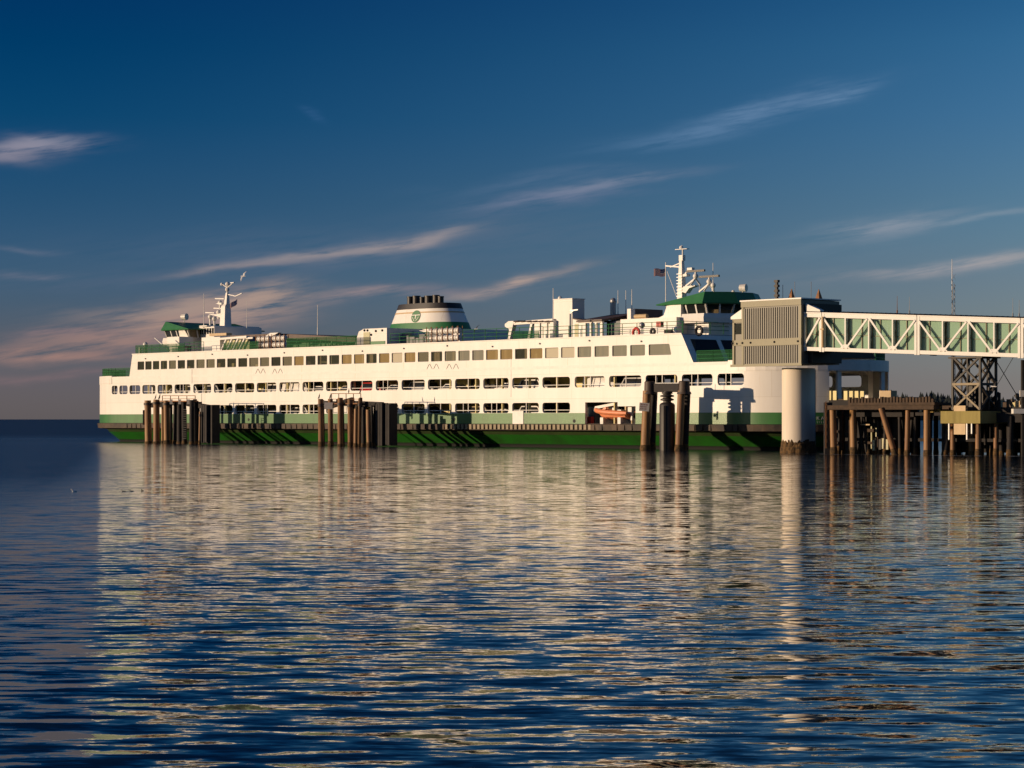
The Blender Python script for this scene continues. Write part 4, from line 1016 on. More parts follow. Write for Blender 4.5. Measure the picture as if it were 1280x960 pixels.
def pile(mb, p, top, r, lean=(0, 0), n=14, mats=(0, 1, 2), growth=.38, collar=None):
    """one round pile from below the water to its top, marine growth at the foot"""
    x, y = p; L = Vector((lean[0], lean[1], top))
    P = lambda z: Vector((x + lean[0] * z / top, y + lean[1] * z / top, z))
    g = growth + random.uniform(-.15, .15)
    mb.m(mats[1]).tube(P(-1.2), P(g * .45), r * 1.16, r * 1.14, n, cap=False); mb.tube(P(g * .45), P(g), r * 1.14, r * 1.0, n, cap=False)
    k = 6; mb.m(mats[0])
    for i in range(k):
        a, b = g + (top - g) * i / k, g + (top - g) * (i + 1) / k
        mb.tube(P(a), P(b), r * (1.0 - .08 * i / k + random.uniform(-.02, .02)), r * (1.0 - .08 * (i + 1) / k), n, cap=(i == k - 1))
    mb.m(mats[2])
    if collar: mb.tube(P(top - collar), P(top - collar + .28), r * 1.16, r * 1.16, n)

# pile clusters beside the ship. yb: photo row of the waterline
def cluster_frame(px, t):
    """point at the water beneath pixel column px on the line t metres off the ship's side"""
    Y = YT(px, t); return Vector((WX(px, Y), Y))
def cz(px, py, t): return ZP(px, py, t)
def dolphin_pile(root, px0, px1, pyt, t, m, name='pile', collar=None, n=14):
    px = (px0 + px1) / 2; c = cluster_frame(px, t); Y = c.y; r = (px1 - px0) / 2 / F * Y
    mb = MB(); pile(mb, (c.x, c.y), cz(px, pyt, t), r, collar=collar, n=n, lean=(random.uniform(-.09, .09), random.uniform(-.1, .1)))
    o = mb.build(name, [M[m], M['growth'], M['cap']], root, True, weld=True); return c, r
def lbar(root, name, m, segs, w):
    mb = MB()
    for a, b in segs: mb.bar(a, b, w)
    return mb.build(name, M[m], root)
def tp(px, py, t): # world point
    Y = YT(px, t); return Vector((WX(px, Y), Y, WZ(py, Y)))

d1 = empty('mooring_dolphin', 'leftmost pile cluster of brown steel piles and black fender panels beside the ferry stern', 'mooring dolphin', group='pile clusters along the ferry berth')
TD = -6.5
for a, b, py, t, m in ((181.2, 190, 500.5, TD, 'pile2'), (191.6, 200, 499.5, TD - .6, 'pile2'), (201.6, 205, 503, TD + 2, 'pile2'), (204.8, 212.8, 500.5, TD - .3, 'pile2'), (248, 251, 514.5, TD - 1.0, 'pile2')):
    dolphin_pile(d1, a, b, py, t, m, collar=.55)
for a, b, py, t in ((211, 215.5, 501, TD + 1.5), (215.8, 222.5, 501.5, TD + .8), (221, 228, 501.5, TD + .4), (227.5, 234, 501.5, TD), (236.5, 243, 500, TD - .5), (241.5, 247, 499, TD + .6), (247, 251, 507, TD + 1)):
    dolphin_pile(d1, a, b, py, t, 'blackpile')
def fender_panel(root, px0, px1, pyt, t, name='fender_panel', th=.9):
    a, b = SP(px0, t), SP(px1, t); zt = ZP((px0 + px1) / 2, pyt, t)
    mb = MB(); mb.M = Matrix.Translation(SA) @ Matrix.Rotation(SHIP_RZ, 4, 'Z')
    mb.m(0).box(a, b, t, t + th, .15, zt)
    n = max(3, int((b - a) / .5))
    for i in range(n):
        x0, x1 = a + (b - a) * i / n, a + (b - a) * (i + 1) / n
        mb.m(0).box(x0 + .03, x1 - .03, t - .14, t - .002, .05 + random.uniform(0, .2), zt + random.uniform(-.12, .1))
    mb.build(name, [M['blackpile']], root)
fender_panel(d1, 251.5, 259.5, 506, TD - .6); fender_panel(d1, 259.8, 266.5, 506, TD - .2)
ladder = MB(); a, b = tp(229, 512, TD - .9), tp(229, 548, TD - .9); c, e = tp(233, 512, TD - .9), tp(233, 548, TD - .9)
ladder.bar(a, b, .07); ladder.bar(c, e, .07)
for i in range(14): ladder.bar(a.lerp(b, i / 13), c.lerp(e, i / 13), .05)
ladder.build('ladder', M['darksteel'], d1)
def catwalk(root, px0, px1, pyr, pyd, t, posts, name='catwalk'):
    A, B = tp(px0, pyr, t), tp(px1, pyr, t); D0, D1 = tp(px0, pyd, t), tp(px1, pyd, t)
    mb = MB(); mb.bar(A, B, .07); mb.bar(A.lerp(D0, .55), B.lerp(D1, .55), .05); mb.bar(D0, D1, .9, .12)
    for i in range(posts): k = i / (posts - 1); mb.bar(A.lerp(B, k), D0.lerp(D1, k), .08)
    return mb.build(name, M['rust'], root)
catwalk(d1, 203, 244, 494.6, 501.5, TD, 5)
for i, px in enumerate((214, 224.6, 235.5)):
    mb = MB(); a = tp(px, 503.5, TD - .5); mb.box(a.x - .16, a.x + .16, a.y - .03, a.y + .03, a.z - .16, a.z + .38); mb.build('marker_board', M['signwhite'], d1)
for a, b in (((181, 520), (183, 507)),):
    mb = MB(); q = tp(180.5, 518, TD); mb.box(q.x - .18, q.x + .18, q.y - .1, q.y + .2, q.z - 1.2, q.z + .5); mb.build('tyre_fender', M['rubber'], d1)
mb = MB()
for a, b in (((183, 507), (213, 506)), ((183, 507), (205, 505)), ((215, 504), (250, 505)), ((236, 505), (262, 509))):
    mb.bar(tp(a[0], a[1], TD + 1), tp(b[0], b[1], TD + 1), .55, .5)
mb.build('wale_beam', M['blackpile'], d1)

d2 = empty('mooring_dolphin', 'middle pile cluster of separate brown timber piles with a catwalk and a white sign', 'mooring dolphin', group='pile clusters along the ferry berth')
TD = -6.8
for a, b, py, t, m in ((397.9, 405, 498.7, TD, 'pile'), (410, 416.8, 498.6, TD, 'pile'), (422, 429.2, 497.2, TD - .4, 'pile'), (434.8, 441.6, 499, TD - .2, 'pile'), (441.8, 447.2, 511, TD - 1.0, 'pile2'), (446.6, 451, 498, TD, 'pile'), (458.2, 464.6, 512, TD - 1.2, 'pile2')):
    dolphin_pile(d2, a, b, py, t, m, collar=.8 if m == 'pile' else None)
for a, b, py, t in ((404, 406.2, 500, TD + 1), (427.5, 431, 500, TD + 1), (439.5, 443, 500, TD + .8), (449.5, 454, 497, TD + .3), (451.5, 457.5, 509, TD), (463, 467, 507, TD - .3), (466, 471, 504, TD)):
    dolphin_pile(d2, a, b, py, t, 'blackpile')
fender_panel(d2, 470.5, 479, 504, TD - .5); fender_panel(d2, 479.2, 488, 504, TD - .2)
catwalk(d2, 414.5, 451, 492, 504.5, TD + .3, 5)
mb = MB()
for a, b in (((414, 508), (441, 499)), ((422, 501), (448, 507)), ((434, 503), (478, 505)), ((452, 505), (486, 508)), ((400, 503), (436, 505))):
    mb.bar(tp(a[0], a[1], TD + .9), tp(b[0], b[1], TD + .9), .42, .4)
mb.build('wale_beam', M['blackpile'], d2)

d3 = empty('mooring_dolphin', 'two tall capped steel piles with a cross beam and black cylindrical fender between them', 'mooring dolphin', group='pile clusters along the ferry berth')
TD = -5.0
tops = []
for (a, b, ta, tb, py) in ((800.5, 812.5, 804.5, 814, 488.5), (843.5, 853.5, 847, 857, 488.5)):
    c = cluster_frame((a + b) / 2, TD); q = cluster_frame((ta + tb) / 2, TD); r = (b - a) / 2 / F * c.y
    mb = MB(); pile(mb, (c.x, c.y), cz(ta, py, TD), r, lean=(q.x - c.x, 0), growth=.6); mb.build('pile', [M['pile2'], M['growth'], M['cap']], d3, True, weld=True)
    c2 = cluster_frame((a + b) / 2 + 7.5, TD + 1.0); mb = MB(); pile(mb, (c2.x, c2.y), cz(ta, py + 1, TD), r * .85, lean=(.25, 0), growth=.6); mb.build('pile', [M['blackpile'], M['growth'], M['cap']], d3, True, weld=True)
    top = Vector((q.x + .25, q.y + .3, cz(ta, 491, TD))); tops.append(top)
    mb = MB(); mb.tube(top, top + Vector((0, 0, 1.0)), .53, .5, 20); mb.tube(top - Vector((0, 0, .12)), top + Vector((0, 0, .1)), .66, .6, 20)
    mb.box(top.x - .42, top.x + .42, top.y - .3, top.y + .3, top.z + .98, top.z + 1.06)
    mb.build('pile_cap', M['cap'], d3, True)
mb = MB(); a, b = tops[0] + Vector((.3, .1, .45)), tops[1] + Vector((-.3, .1, .45)); mb.bar(a, b, .6, .78)
beam = mb.build('cross_beam', M['blackpile'], d3)
mb = MB(); up = Vector((0, -.33, .43)); mb.bar(a + up, b + up, .05)
for k in (.12, .38, .68, .95): p = a.lerp(b, k) + Vector((0, -.33, 0)); mb.bar(p + Vector((0, 0, -.35)), p + Vector((.06, 0, .95 if k < .5 else .4)), .045)
mb.build('handrail', M['steel'], beam)
mb = MB(); c = cluster_frame(834, TD - .2); x, y = c.x, c.y
prof = [(-1, .70), (4.05, .70), (4.2, .62), (4.3, .42)]
ring = lambda z, r: [(x + r * math.cos(2 * math.pi * i / 20), y + r * math.sin(2 * math.pi * i / 20), z) for i in range(20)]
mb.loft([ring(z, r) for z, r in prof]); mb.tube((x, y, 4.2), (x, y, 5.3), .36, n=14)
mb.box(x - .35, x - .18, y - .78, y - .5, 0, 4.0)
fd = mb.build('cylinder_fender', M['rubber'], d3, True)
mb = MB()
for z, r0, r1 in ((4.45, .62, .56), (4.78, .64, .50), (5.05, .5, .4)): mb.loft([ring(z, r0 * .7), ring(z + .05, r0), ring(z + .14, r0 * .98), ring(z + .24, r1 * .7)])
mb.build('fender_disc', M['rubber'], fd, True)

# pillar, boarding cab and covered walkway ---------------------------------------
pc = Vector((23.62, 191.3, 0)); 
def stadium(r, c1, c2, z, n=28):
    d = (c2 - c1); ax = math.atan2(d.y, d.x); out = []
    for i in range(n): 
        a = ax + math.pi / 2 + math.pi * i / (n - 1); out.append((c1.x + r * math.cos(a), c1.y + r * math.sin(a), z))
    for i in range(n):
        a = ax - math.pi / 2 + math.pi * i / (n - 1); out.append((c2.x + r * math.cos(a), c2.y + r * math.sin(a), z))
    return out
pillar = empty('concrete_pillar', 'round pale concrete pillar standing in the water under the boarding cab', 'pillar')
c1 = pc + Vector((-.10, 0, 0)); c2 = pc + Vector((.14, .4, 0)); r = 1.26
mb = MB(); mb.m(0).loft([stadium(r, c1, c2, .9), stadium(r, c1, c2, 7.0)]); mb.box(pc.x + 1.3, pc.x + 1.45, pc.y + .2, pc.y + .6, .5, 6.9)
mb.build('shaft', [M['concrete']], pillar, True)
mb = MB()
zs = [-1.0, .2, .55, .8, 1.02]; rs = [1.42, 1.40, 1.36, 1.32, 1.27]
rr = []
for z, q in zip(zs, rs): rr.append([(p[0] + random.uniform(-.05, .05), p[1] + random.uniform(-.05, .05), z + (random.uniform(-.15, .15) if z > .5 else 0)) for p in stadium(q, c1, c2, z)])
mb.loft(rr); mb.build('barnacle_crust', M['growth'], pillar)

CAB_T0, CAB_T1 = -12.0, -7.3; CAB_S0, CAB_S1 = SP(928, CAB_T0), SP(1002, CAB_T0)
cab = empty('boarding_cab', 'ribbed grey boarding cab with olive trim on top of the pillar', 'boarding cab', SA, SHIP_RZ)
zt, zb, zm = 12.45, 7.25, 9.1
mb = MB(); mb.box(CAB_S0, CAB_S1, CAB_T0, CAB_T1, zb, zt)
mb.prism([(CAB_S0 + .02, 11.0), (CAB_S0 - 1.25, 11.0), (CAB_S0 - 1.25, 7.25), (CAB_S0 + .02, 7.25)], 'y', CAB_T0 + .3, CAB_T1 - .3)
body = mb.build('body', M['cabgrey'], cab)
mb = MB(); w = .2; n = 0
s = CAB_S0 + .25
while s < CAB_S1 - .3:       # standing ribs of the cladding
    mb.box(s, s + .09, CAB_T0 - .07, CAB_T0 - .002, zm + .3, zt - .52); mb.box(s, s + .09, CAB_T0 - .07, CAB_T0 - .002, zb + .12, zm - .3); s += .235
mb.build('cladding_rib', M['cabgrey'], body)
mb = MB(); e = .1
mb.box(CAB_S0 - .02, CAB_S1 + .02, CAB_T0 - e, CAB_T0 - .003, zm - .28, zm + .28); mb.box(CAB_S0 - .06, CAB_S1 + .04, CAB_T0 - e - .03, CAB_T0 - .003, zt - .42, zt + .06)
for s in (CAB_S0 - .02, CAB_S1 - .2): mb.box(s, s + .22, CAB_T0 - e + .02, CAB_T0 - .003, zb, zt - .42)
mb.box(CAB_S0 - 1.3, CAB_S1 + .04, CAB_T0 - .06, CAB_T0 - .003, zb - .12, zb + .08)
mb.box(CAB_S0 - 1.3, CAB_S0 - 1.1, CAB_T0 + .2, CAB_T0 + .3, zb, 11.0); mb.box(CAB_S0 - 1.3, CAB_S0, CAB_T0 + .2, CAB_T0 + .297, zm - .2, zm + .25); mb.box(CAB_S0 - 1.3, CAB_S0, CAB_T0 + .2, CAB_T0 + .297, 10.8, 11.1)
mb.build('trim', M['cabtrim'], cab)
mb = MB(); mb.prism([(CAB_S0, 11.1), (CAB_S0, 12.0), (CAB_S0 - 1.4, 11.3), (CAB_S0 - 1.4, 11.1)], 'y', CAB_T0 + .1, CAB_T1 - .1); mb.box(CAB_S0 - .15, CAB_S1 + .08, CAB_T0 - .16, CAB_T1 + .12, zt + .06, zt + .16)
mb.build('roof', M['truss'], cab)
mb = MB(); mb.box(CAB_S0 - 1.28, CAB_S0 - .12, CAB_T0 + .26, CAB_T0 + .29, zm + .75, 10.75); mb.build('window', M['wheelglass'], cab)
mb = MB(); mb.box(CAB_S1, CAB_S1 + .5, CAB_T0 + .8, CAB_T1 - .3, zb + .1, zt - .3); mb.build('end_wall', M['darksteel'], cab)  # near-black colour stands for the shaded end face of the cab
mb = MB()
for s in (CAB_S0 + .1, CAB_S0 + 1, CAB_S0 + 3.6, CAB_S1 - .3, CAB_S0 - 1.0): mb.ball((s, CAB_T0 - .12, zm), .09)
mb.build('bolt', M['dark'], cab)
mb = MB()                                         # boarding apron reaching to the ferry's side
mb.box(CAB_S0 + .8, CAB_S0 + 4.6, CAB_T1, -.4, 7.9, 8.1); mb.box(CAB_S0 + .8, CAB_S0 + .95, CAB_T1, -.6, 8.1, 9.4); mb.box(CAB_S0 + 4.45, CAB_S0 + 4.6, CAB_T1, -.6, 8.1, 9.4)
mb.build('apron', M['darksteel'], cab)
mb = MB()                                         # beacons, cameras and little cones on the cab's roof
def roofp(px, t): return SP(px, t)
for px, py, t, r in ((971, 349, -9.5, .13),):
    s = SP(px, t); mb.box(s - .1, s + .1, t - .1, t + .1, zt, ZP(px, 351, t))
    for q in range(4): mb.box(s - .2, s + .2, t - .14, t + .14, ZP(px, 371 - q * 6, t), ZP(px, 371 - q * 6, t) + .2)
mb.build('beacon_post', M['darksteel'], cab)
for px, py, t in ((989.5, 361, -8.6), (1023.5, 361.5, -7.6)):
    mb = MB(); s = SP(px, t); b = zt + .1; mb.loft([[(s - .26, t - .26, b), (s + .26, t - .26, b), (s + .26, t + .26, b), (s - .26, t + .26, b)], [(s - .02, t - .02, ZP(px, py, t)), (s + .02, t - .02, ZP(px, py, t)), (s + .02, t + .02, ZP(px, py, t)), (s - .02, t + .02, ZP(px, py, t))]]); mb.build('roof_cone', M['rust'], cab)
mb = MB()
for px, py, t in ((978.5, 356, -9), (993.5, 352, -9), (1014, 352, -8.4)):
    s = SP(px, t); mb.tube((s, t, zt), (s, t, ZP(px, py, t)), .025, n=6)
mb.build('aerial', M['steel'], cab)
for px, t in ((936.8, CAB_T0), (950.7, CAB_T0), (974.5, CAB_T0)):
    pass

# covered walkway: white truss spans with greenish panes, its own axis
GA = R(-38); E1 = Vector((math.cos(GA), math.sin(GA), 0)); E2 = Vector((-math.sin(GA), math.cos(GA), 0))
G0 = Vector((WX(1006, 187.4), 187.4, 0))
def GX(px, d=0.0):
    """distance along the walkway axis (offset d behind its front) at pixel column px"""
    u = (px - 640) / F; P = G0 + E2 * d
    return (u * P.y - P.x) / (E1.x - u * E1.y)
def GZ(px, py, d=0.0):
    x = GX(px, d); Y = (G0 + E2 * d + E1 * x).y; return WZ(py, Y)
XE = 40.0
zb0, zt0 = GZ(1006, 438.2), GZ(1006, 389); zb1, zt1 = GZ(1276, 446.8), GZ(1276, 396.6)
x0g, x1g = GX(1006), GX(1276)
def zbot(x): return zb0 + (zb1 - zb0) * (x - x0g) / (x1g - x0g)
def ztop(x): return zt0 + (zt1 - zt0) * (x - x0g) / (x1g - x0g)
GW = 2.6
joints = [GX(1028), GX(1147), GX(1276.5)]
bay = (joints[1] - joints[0]) / 4
def span(xa, xb, nb, label, first=False, bays=None):
    r = empty('covered_walkway', label, 'walkway', G0, GA, 'covered walkway spans')
    for d in (0.0, GW):
        for (zf, h0, h1) in ((zbot, 0, .30), (ztop, -.47, -.14)):
            mb = MB(); mb.hexa([(xa + .04, d - .1, zf(xa) + h0), (xb - .04, d - .1, zf(xb) + h0), (xb - .04, d + .14, zf(xb) + h0), (xa + .04, d + .14, zf(xa) + h0)],
                    [(xa + .04, d - .1, zf(xa) + h1), (xb - .04, d - .1, zf(xb) + h1), (xb - .04, d + .14, zf(xb) + h1), (xa + .04, d + .14, zf(xa) + h1)])
            if zf is zbot: mb.build('chord', M['truss'], r)
        mb.hexa([(xa, d - .16, ztop(xa) - .16), (xb, d - .16, ztop(xb) - .16), (xb, d - .1, ztop(xb) - .16), (xa, d - .1, ztop(xa) - .16)], [(xa, d - .16, ztop(xa) - .06), (xb, d - .16, ztop(xb) - .06), (xb, d - .1, ztop(xb) - .06), (xa, d - .1, ztop(xa) - .06)])
        mb.build('chord', M['truss'], r)
        xs = [xa + (xb - xa) * k / nb for k in range(nb + 1)]
        for k, x in enumerate(xs):
            mb = MB(); ww = .20 if k in (0, nb) else .11
            xx = x + (.1 if k == 0 else -.1 if k == nb else 0)
            mb.box(xx - ww / 2, xx + ww / 2, d - .12, d + .16, zbot(xx) + (.30 if 0 < k < nb else -.06), ztop(xx) - (.47 if 0 < k < nb else .1)); mb.build('post', M['truss'], r)
        for k in range(nb):
            mb = MB(); up = (k % 2 == 1) if not first else True
            xa_, xb_ = xs[k] + .12, xs[k + 1] - .12
            zA = zbot(xa_) + .30 if up else ztop(xa_) - .47; zB = ztop(xb_) - .47 if up else zbot(xb_) + .30
            mb.bar((xa_, d - .13, zA), (xb_, d - .13, zB), .11, .15); mb.build('diagonal', M['truss'], r)
            xm = xb_ if (not up) else xa_
            if k % 2 == 0 and not first:
                mb = MB(); mb.prism([(xs[k + 1] - .45, zbot(xs[k + 1]) + .29), (xs[k + 1] + .45, zbot(xs[k + 1]) + .29), (xs[k + 1] + .2, zbot(xs[k + 1]) + .58), (xs[k + 1] - .2, zbot(xs[k + 1]) + .58)], 'y', d - .17, d - .06); mb.build('gusset', M['truss'], r)
            g = MB(); g.quad((xs[k] + .08, d + .3, zbot(xs[k]) + .28), (xs[k + 1] - .08, d + .3, zbot(xs[k + 1]) + .28), (xs[k + 1] - .08, d + .3, ztop(xs[k + 1]) - .5), (xs[k] + .08, d + .3, ztop(xs[k]) - .5))
            w = g.build('window', M['walkglass'], r)
            fr = MB()
            xm = xs[k] + (xs[k + 1] - xs[k]) * random.choice((.4, .5, .62)); fr.box(xm - .035, xm + .035, d + .22, d + .34, zbot(xm) + .28, ztop(xm) - .5)
            zz = zbot(xm) + 1.35; fr.bar((xs[k] + .1, d + .27, zz), (xs[k + 1] - .1, d + .27, zz - .02), .05)
            for xq in (xs[k] + .12, xs[k + 1] - .12): fr.box(xq - .035, xq + .035, d + .22, d + .34, zbot(xq) + .28, ztop(xq) - .5)
            fr.build('frame', M['cabtrim'], w)
    mb = MB(); mb.hexa([(xa, .1, zbot(xa) + .1), (xb, .1, zbot(xb) + .1), (xb, GW, zbot(xb) + .1), (xa, GW, zbot(xa) + .1)], [(xa, .1, zbot(xa) + .3), (xb, .1, zbot(xb) + .3), (xb, GW, zbot(xb) + .3), (xa, GW, zbot(xa) + .3)])
    mb.build('floor_slab', M['grey'], r)
    mb = MB(); k = max(6, int((xb - xa) / .42)); rr = [[], []]
    ra, rb = [], []
    for i in range(k * 2 + 1):
        x = xa + (xb - xa) * i / (k * 2); z = ztop(x) - .04 + (.10 if i % 2 else .0)
        ra.append((x, -.1, z)); rb.append((x, GW + .2, z))
    for i in range(k * 2): mb.quad(ra[i], ra[i + 1], rb[i + 1], rb[i])
    mb.hexa([(xa, -.04, ztop(xa) - .13), (xb, -.04, ztop(xb) - .13), (xb, GW + .1, ztop(xb) - .13), (xa, GW + .1, ztop(xa) - .13)], [(xa, -.04, ztop(xa) - .05), (xb, -.04, ztop(xb) - .05), (xb, GW + .1, ztop(xb) - .05), (xa, GW + .1, ztop(xa) - .05)])
    mb.build('roof', M['brownroof'], r)
    return r
sp1 = span(GX(1004), joints[0] - .03, 1, 'short white walkway piece with one diagonal between the grey cab and the long truss spans', True)
span(joints[0] + .03, joints[1] - .03, 4, 'white truss walkway span with green panes just right of the boarding cab')
span(joints[1] + .03, joints[2] - .03, 4, 'white truss walkway span with green panes above the dark lattice tower')
span(joints[2] + .03, joints[2] + 4 * bay, 4, 'end of a white walkway span cut off at the right edge of the photo')
# sloping end piece at the cab and the drain pipe by the joint
mb = MB(); xa, xb = GX(1008), GX(1026); mb.hexa([(xa, -.12, ztop(xa)), (xb, -.12, ztop(xb)), (xb, .5, ztop(xb)), (xa, .5, ztop(xa))], [(xa, -.12, ztop(xa) + .62), (xb, -.12, ztop(xb) + .14), (xb, .5, ztop(xb) + .14), (xa, .5, ztop(xa) + .62)])
mb.build('roof_flashing', M['truss'], sp1)
mb = MB(); x = GX(1030); mb.tube((x, -.2, zbot(x) + .3), (x, -.2, ztop(x) - .4), .1, n=8); mb.box(x - .16, x + .16, -.34, -.2, zbot(x) + 1.7, zbot(x) + 1.82); mb.build('drain_pipe', M['tan'], sp1, True)

# lattice tower with its mossy cap and piles
TA = GX(1206); TWC = G0 + E1 * TA + E2 * 1.6
lat = empty('lattice_tower', 'dark steel lattice tower carrying the walkway above the mossy pile cap', 'tower', (TWC.x, TWC.y, 0), SHIP_RZ)
def tw(px, py, Y=None):
    Y = TWC.y if Y is None else Y; return WP(px, py, Y)
zt_, zb_ = zbot(TA) - .05, WZ(512, TWC.y)
hx, hy = 1.3, 1.0
corners = [(-hx, -hy), (hx, -hy), (hx, hy), (-hx, hy)]
zs = [zb_, zb_ + (zt_ - zb_) * .48, zt_]
for (x, y) in corners:
    mb = MB(); mb.bar((x, y, zb_), (x, y, zt_), .17); mb.build('column', M['darksteel'], lat)
for (x, y) in ((0.1, -hy), (hx, 0.1), (-hx, 0.1), (.5, hy)):
    mb = MB(); mb.bar((x, y, zb_), (x, y, zt_), .11); mb.build('column', M['darksteel'], lat)
for i in range(4):
    a, b = corners[i], corners[(i + 1) % 4]
    for k in range(2):
        m2 = M['latticetan'] if (i == 0 and k == 0) else M['darksteel']  # tan paints sunlight onto the lower front braces and girt
        for (p, q) in (((a, zs[k]), (b, zs[k + 1])), ((b, zs[k]), (a, zs[k + 1]))):
            mb = MB(); mb.bar((p[0][0], p[0][1], p[1]), (q[0][0], q[0][1], q[1]), .15); mb.build('brace', m2, lat)
    for k in (1,):
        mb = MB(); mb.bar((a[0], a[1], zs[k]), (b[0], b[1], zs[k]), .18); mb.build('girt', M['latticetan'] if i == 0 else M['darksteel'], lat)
mb = MB(); z = zt_; mb.box(-hx - .3, hx + .3, -hy - .2, hy + .2, zt_ - .14, zt_ - .01); mb.build('head_beam', M['darksteel'], lat)
mb = MB(); mb.box(-.25, .55, -.6, .3, zb_, zb_ + 2.0); mb.box(.7, 1.1, -.4, .2, zb_, zb_ + 1.5); mb.build('winch_cabinet', M['darksteel'], lat)
cap = empty('pile_cap_block', 'mossy ochre concrete cap block on piles under the lattice tower', 'pile cap', (TWC.x, TWC.y, 0), SHIP_RZ)
zc1, zc0 = WZ(513.8, TWC.y - 2), WZ(529.3, TWC.y - 2)
mb = MB(); mb.box(-1.9, 1.85, -1.75, 1.9, zc0, zc1); mb.build('block', M['mossy'], cap)
for x, y, r in ((1.25, -1.2, .22), (1.6, .6, .2), (-1.3, -1.0, .2), (-1.2, 1.2, .22)):
    mb = MB(); pile(mb, (x, y), zc0, r, growth=.4, n=12); mb.build('pile', [M['pile2'], M['growth'], M['cap']], cap, True, weld=True)
mb = MB(); mb.box(-.75, .35, -1.6, -1.5, WZ(543, TWC.y), zc0 - .01); mb.build('tide_board', M['tan'], cap)
mb = MB(); mb.box(-.75, .35, -1.6, -1.3, zc1, zc1 + .42); mb.build('step_block', M['tan'], cap)
mb = MB()
for x in (-1.15, .55, 1.0): mb = MB(); mb.bar((x, -1.66, WZ(549.5 if x < .8 else 542, TWC.y)), (x, -1.66, zc0 - .01), .1); mb.build('guide_post', M['truss'], cap)

# vehicle landing: timber trestle, dark walls standing for shade, transfer span
def DX(px, d): return GX(px, d)
def dpt(px, py, d):
    x = GX(px, d); p = G0 + E2 * d + E1 * x; return Vector((p.x, p.y, WZ(py, p.y)))
pier = empty('trestle_pier', 'dark timber ferry landing on brown piles right of the concrete pillar', 'pier')
def pier_pile(px0, px1, pyt, d, m='pile2', lean_px=0, name='pile'):
    c = dpt((px0 + px1) / 2, 524, d); r = (px1 - px0) / 2 / F * c.y; zt = dpt((px0 + px1) / 2, pyt, d).z
    mb = MB(); pile(mb, (c.x, c.y), zt, r, lean=(lean_px / F * c.y + (0 if lean_px else random.uniform(-.1, .1)), .15 if lean_px else 0), growth=.45); mb.build(name, [M[m], M['growth'], M['cap']], pier, True, weld=True)
FD = .3
pier_pile(1038, 1046.6, 510.5, FD); pier_pile(1063, 1071.5, 511, FD); pier_pile(1115, 1122.5, 510, FD, lean_px=-17); pier_pile(1130.5, 1137, 510.5, FD)
pier_pile(1154.5, 1163, 509.5, FD); pier_pile(1177, 1185, 530, FD + 1, 'blackpile', 6)
for px in (1035, 1050, 1076, 1090, 1104, 1126, 1142, 1147, 1170, 1192, 1240, 1252, 1266, 1278, 1290, 1310): 
    pier_pile(px - 3, px + 3, 515, FD + random.uniform(2, 6), 'blackpile')
for px, d in ((1262, 1.5), (1286, 1.5), (1300, 1.0)): pier_pile(px - 4, px + 4, 520, d, 'blackpile')
def slab(name, m, pa, pb, py1, py0, d0, d1, parent=pier):
    """beam or slab along the landing between columns pa and pb, front at d0, back at d1"""
    xa, xb = GX(pa, d0), GX(pb, d0); z1 = dpt((pa + pb) / 2, py1, d0).z; z0 = dpt((pa + pb) / 2, py0, d0).z
    mb = MB(); mb.M = Matrix.Translation(G0) @ Matrix.Rotation(GA, 4, 'Z'); mb.box(xa, xb, d0, d1, z0, z1); return mb.build(name, m, parent)
slab('cap_beam', M['fence'], 1034, 1167, 506.5, 512, -.2, .8)
slab('deck', M['fence'], 1060, 1168, 503.2, 506.4, -.3, 9)
slab('deck', M['blackpile'], 1186, 1330, 509, 520, 2.2, 10)
slab('deck', M['blackpile'], 1226, 1330, 516, 528, 1.6, 2.15)
slab('wale', M['blackpile'], 1034, 1142, 513, 521, 1.2, 1.6)
slab('wale', M['blackpile'], 1034, 1330, 548, 552, 2.4, 2.7)
slab('shade_backing', M['blackpile'], 1083, 1145, 512, 566, 2.9, 3.2)  # black sheets put in to stand for the shade inside the landing
slab('shade_backing', M['blackpile'], 1155, 1163, 512, 566, 2.9, 3.2)
slab('shade_backing', M['blackpile'], 1177, 1190, 512, 566, 2.9, 3.2)
slab('shade_backing', M['blackpile'], 1184, 1330, 520, 566, 6.2, 6.6)
slab('shade_backing', M['blackpile'], 1036, 1084, 500, 512, 3.2, 3.6)
slab('shade_backing', M['blackpile'], 1044, 1084, 512, 566, 5.2, 5.6)
for py in (519, 538, 552):
    slab('cross_beam', M['fence'], 1034, 1066, py, py + 3, 1.3, 1.55)
slab('post', M['fence'], 1049, 1052.5, 508, 563, .9, 1.2); slab('post', M['fence'], 1061, 1064, 525, 563, 1.0, 1.3)
mb = MB()                                          # tall black corner timber with a chain
a = dpt(1037, 503, .1); b = dpt(1037, 566, .1); w = .38
mb.box(a.x - w, a.x + w * .6, a.y, a.y + .7, -.6, a.z)
mb.build('corner_timber', M['blackpile'], pier)
mb = MB(); z = a.z
while z > .5: mb.torus((a.x - .3, a.y - .06, z), .06, .022, (0, 1, 0) if int(z * 10) % 2 else (1, 0, 0), 8, 5); z -= .15
mb.build('chain', M['rust'], pier)
for k in range(26):
    px = 1036 + k * 6.3 + random.uniform(-2, 2)
    if 1145 < px < 1156 or 1163 < px < 1177: continue
    pier_pile(px - 2.2, px + 2.2, 512 + random.uniform(0, 4), random.uniform(1.4, 2.7), 'blackpile', random.choice((0, 0, 0, 7, -7)))
for k in range(14):
    px = 1190 + k * 9 + random.uniform(-2, 2); pier_pile(px - 2.4, px + 2.4, 522, random.uniform(4.5, 6), 'blackpile', random.choice((0, 0, 8)))
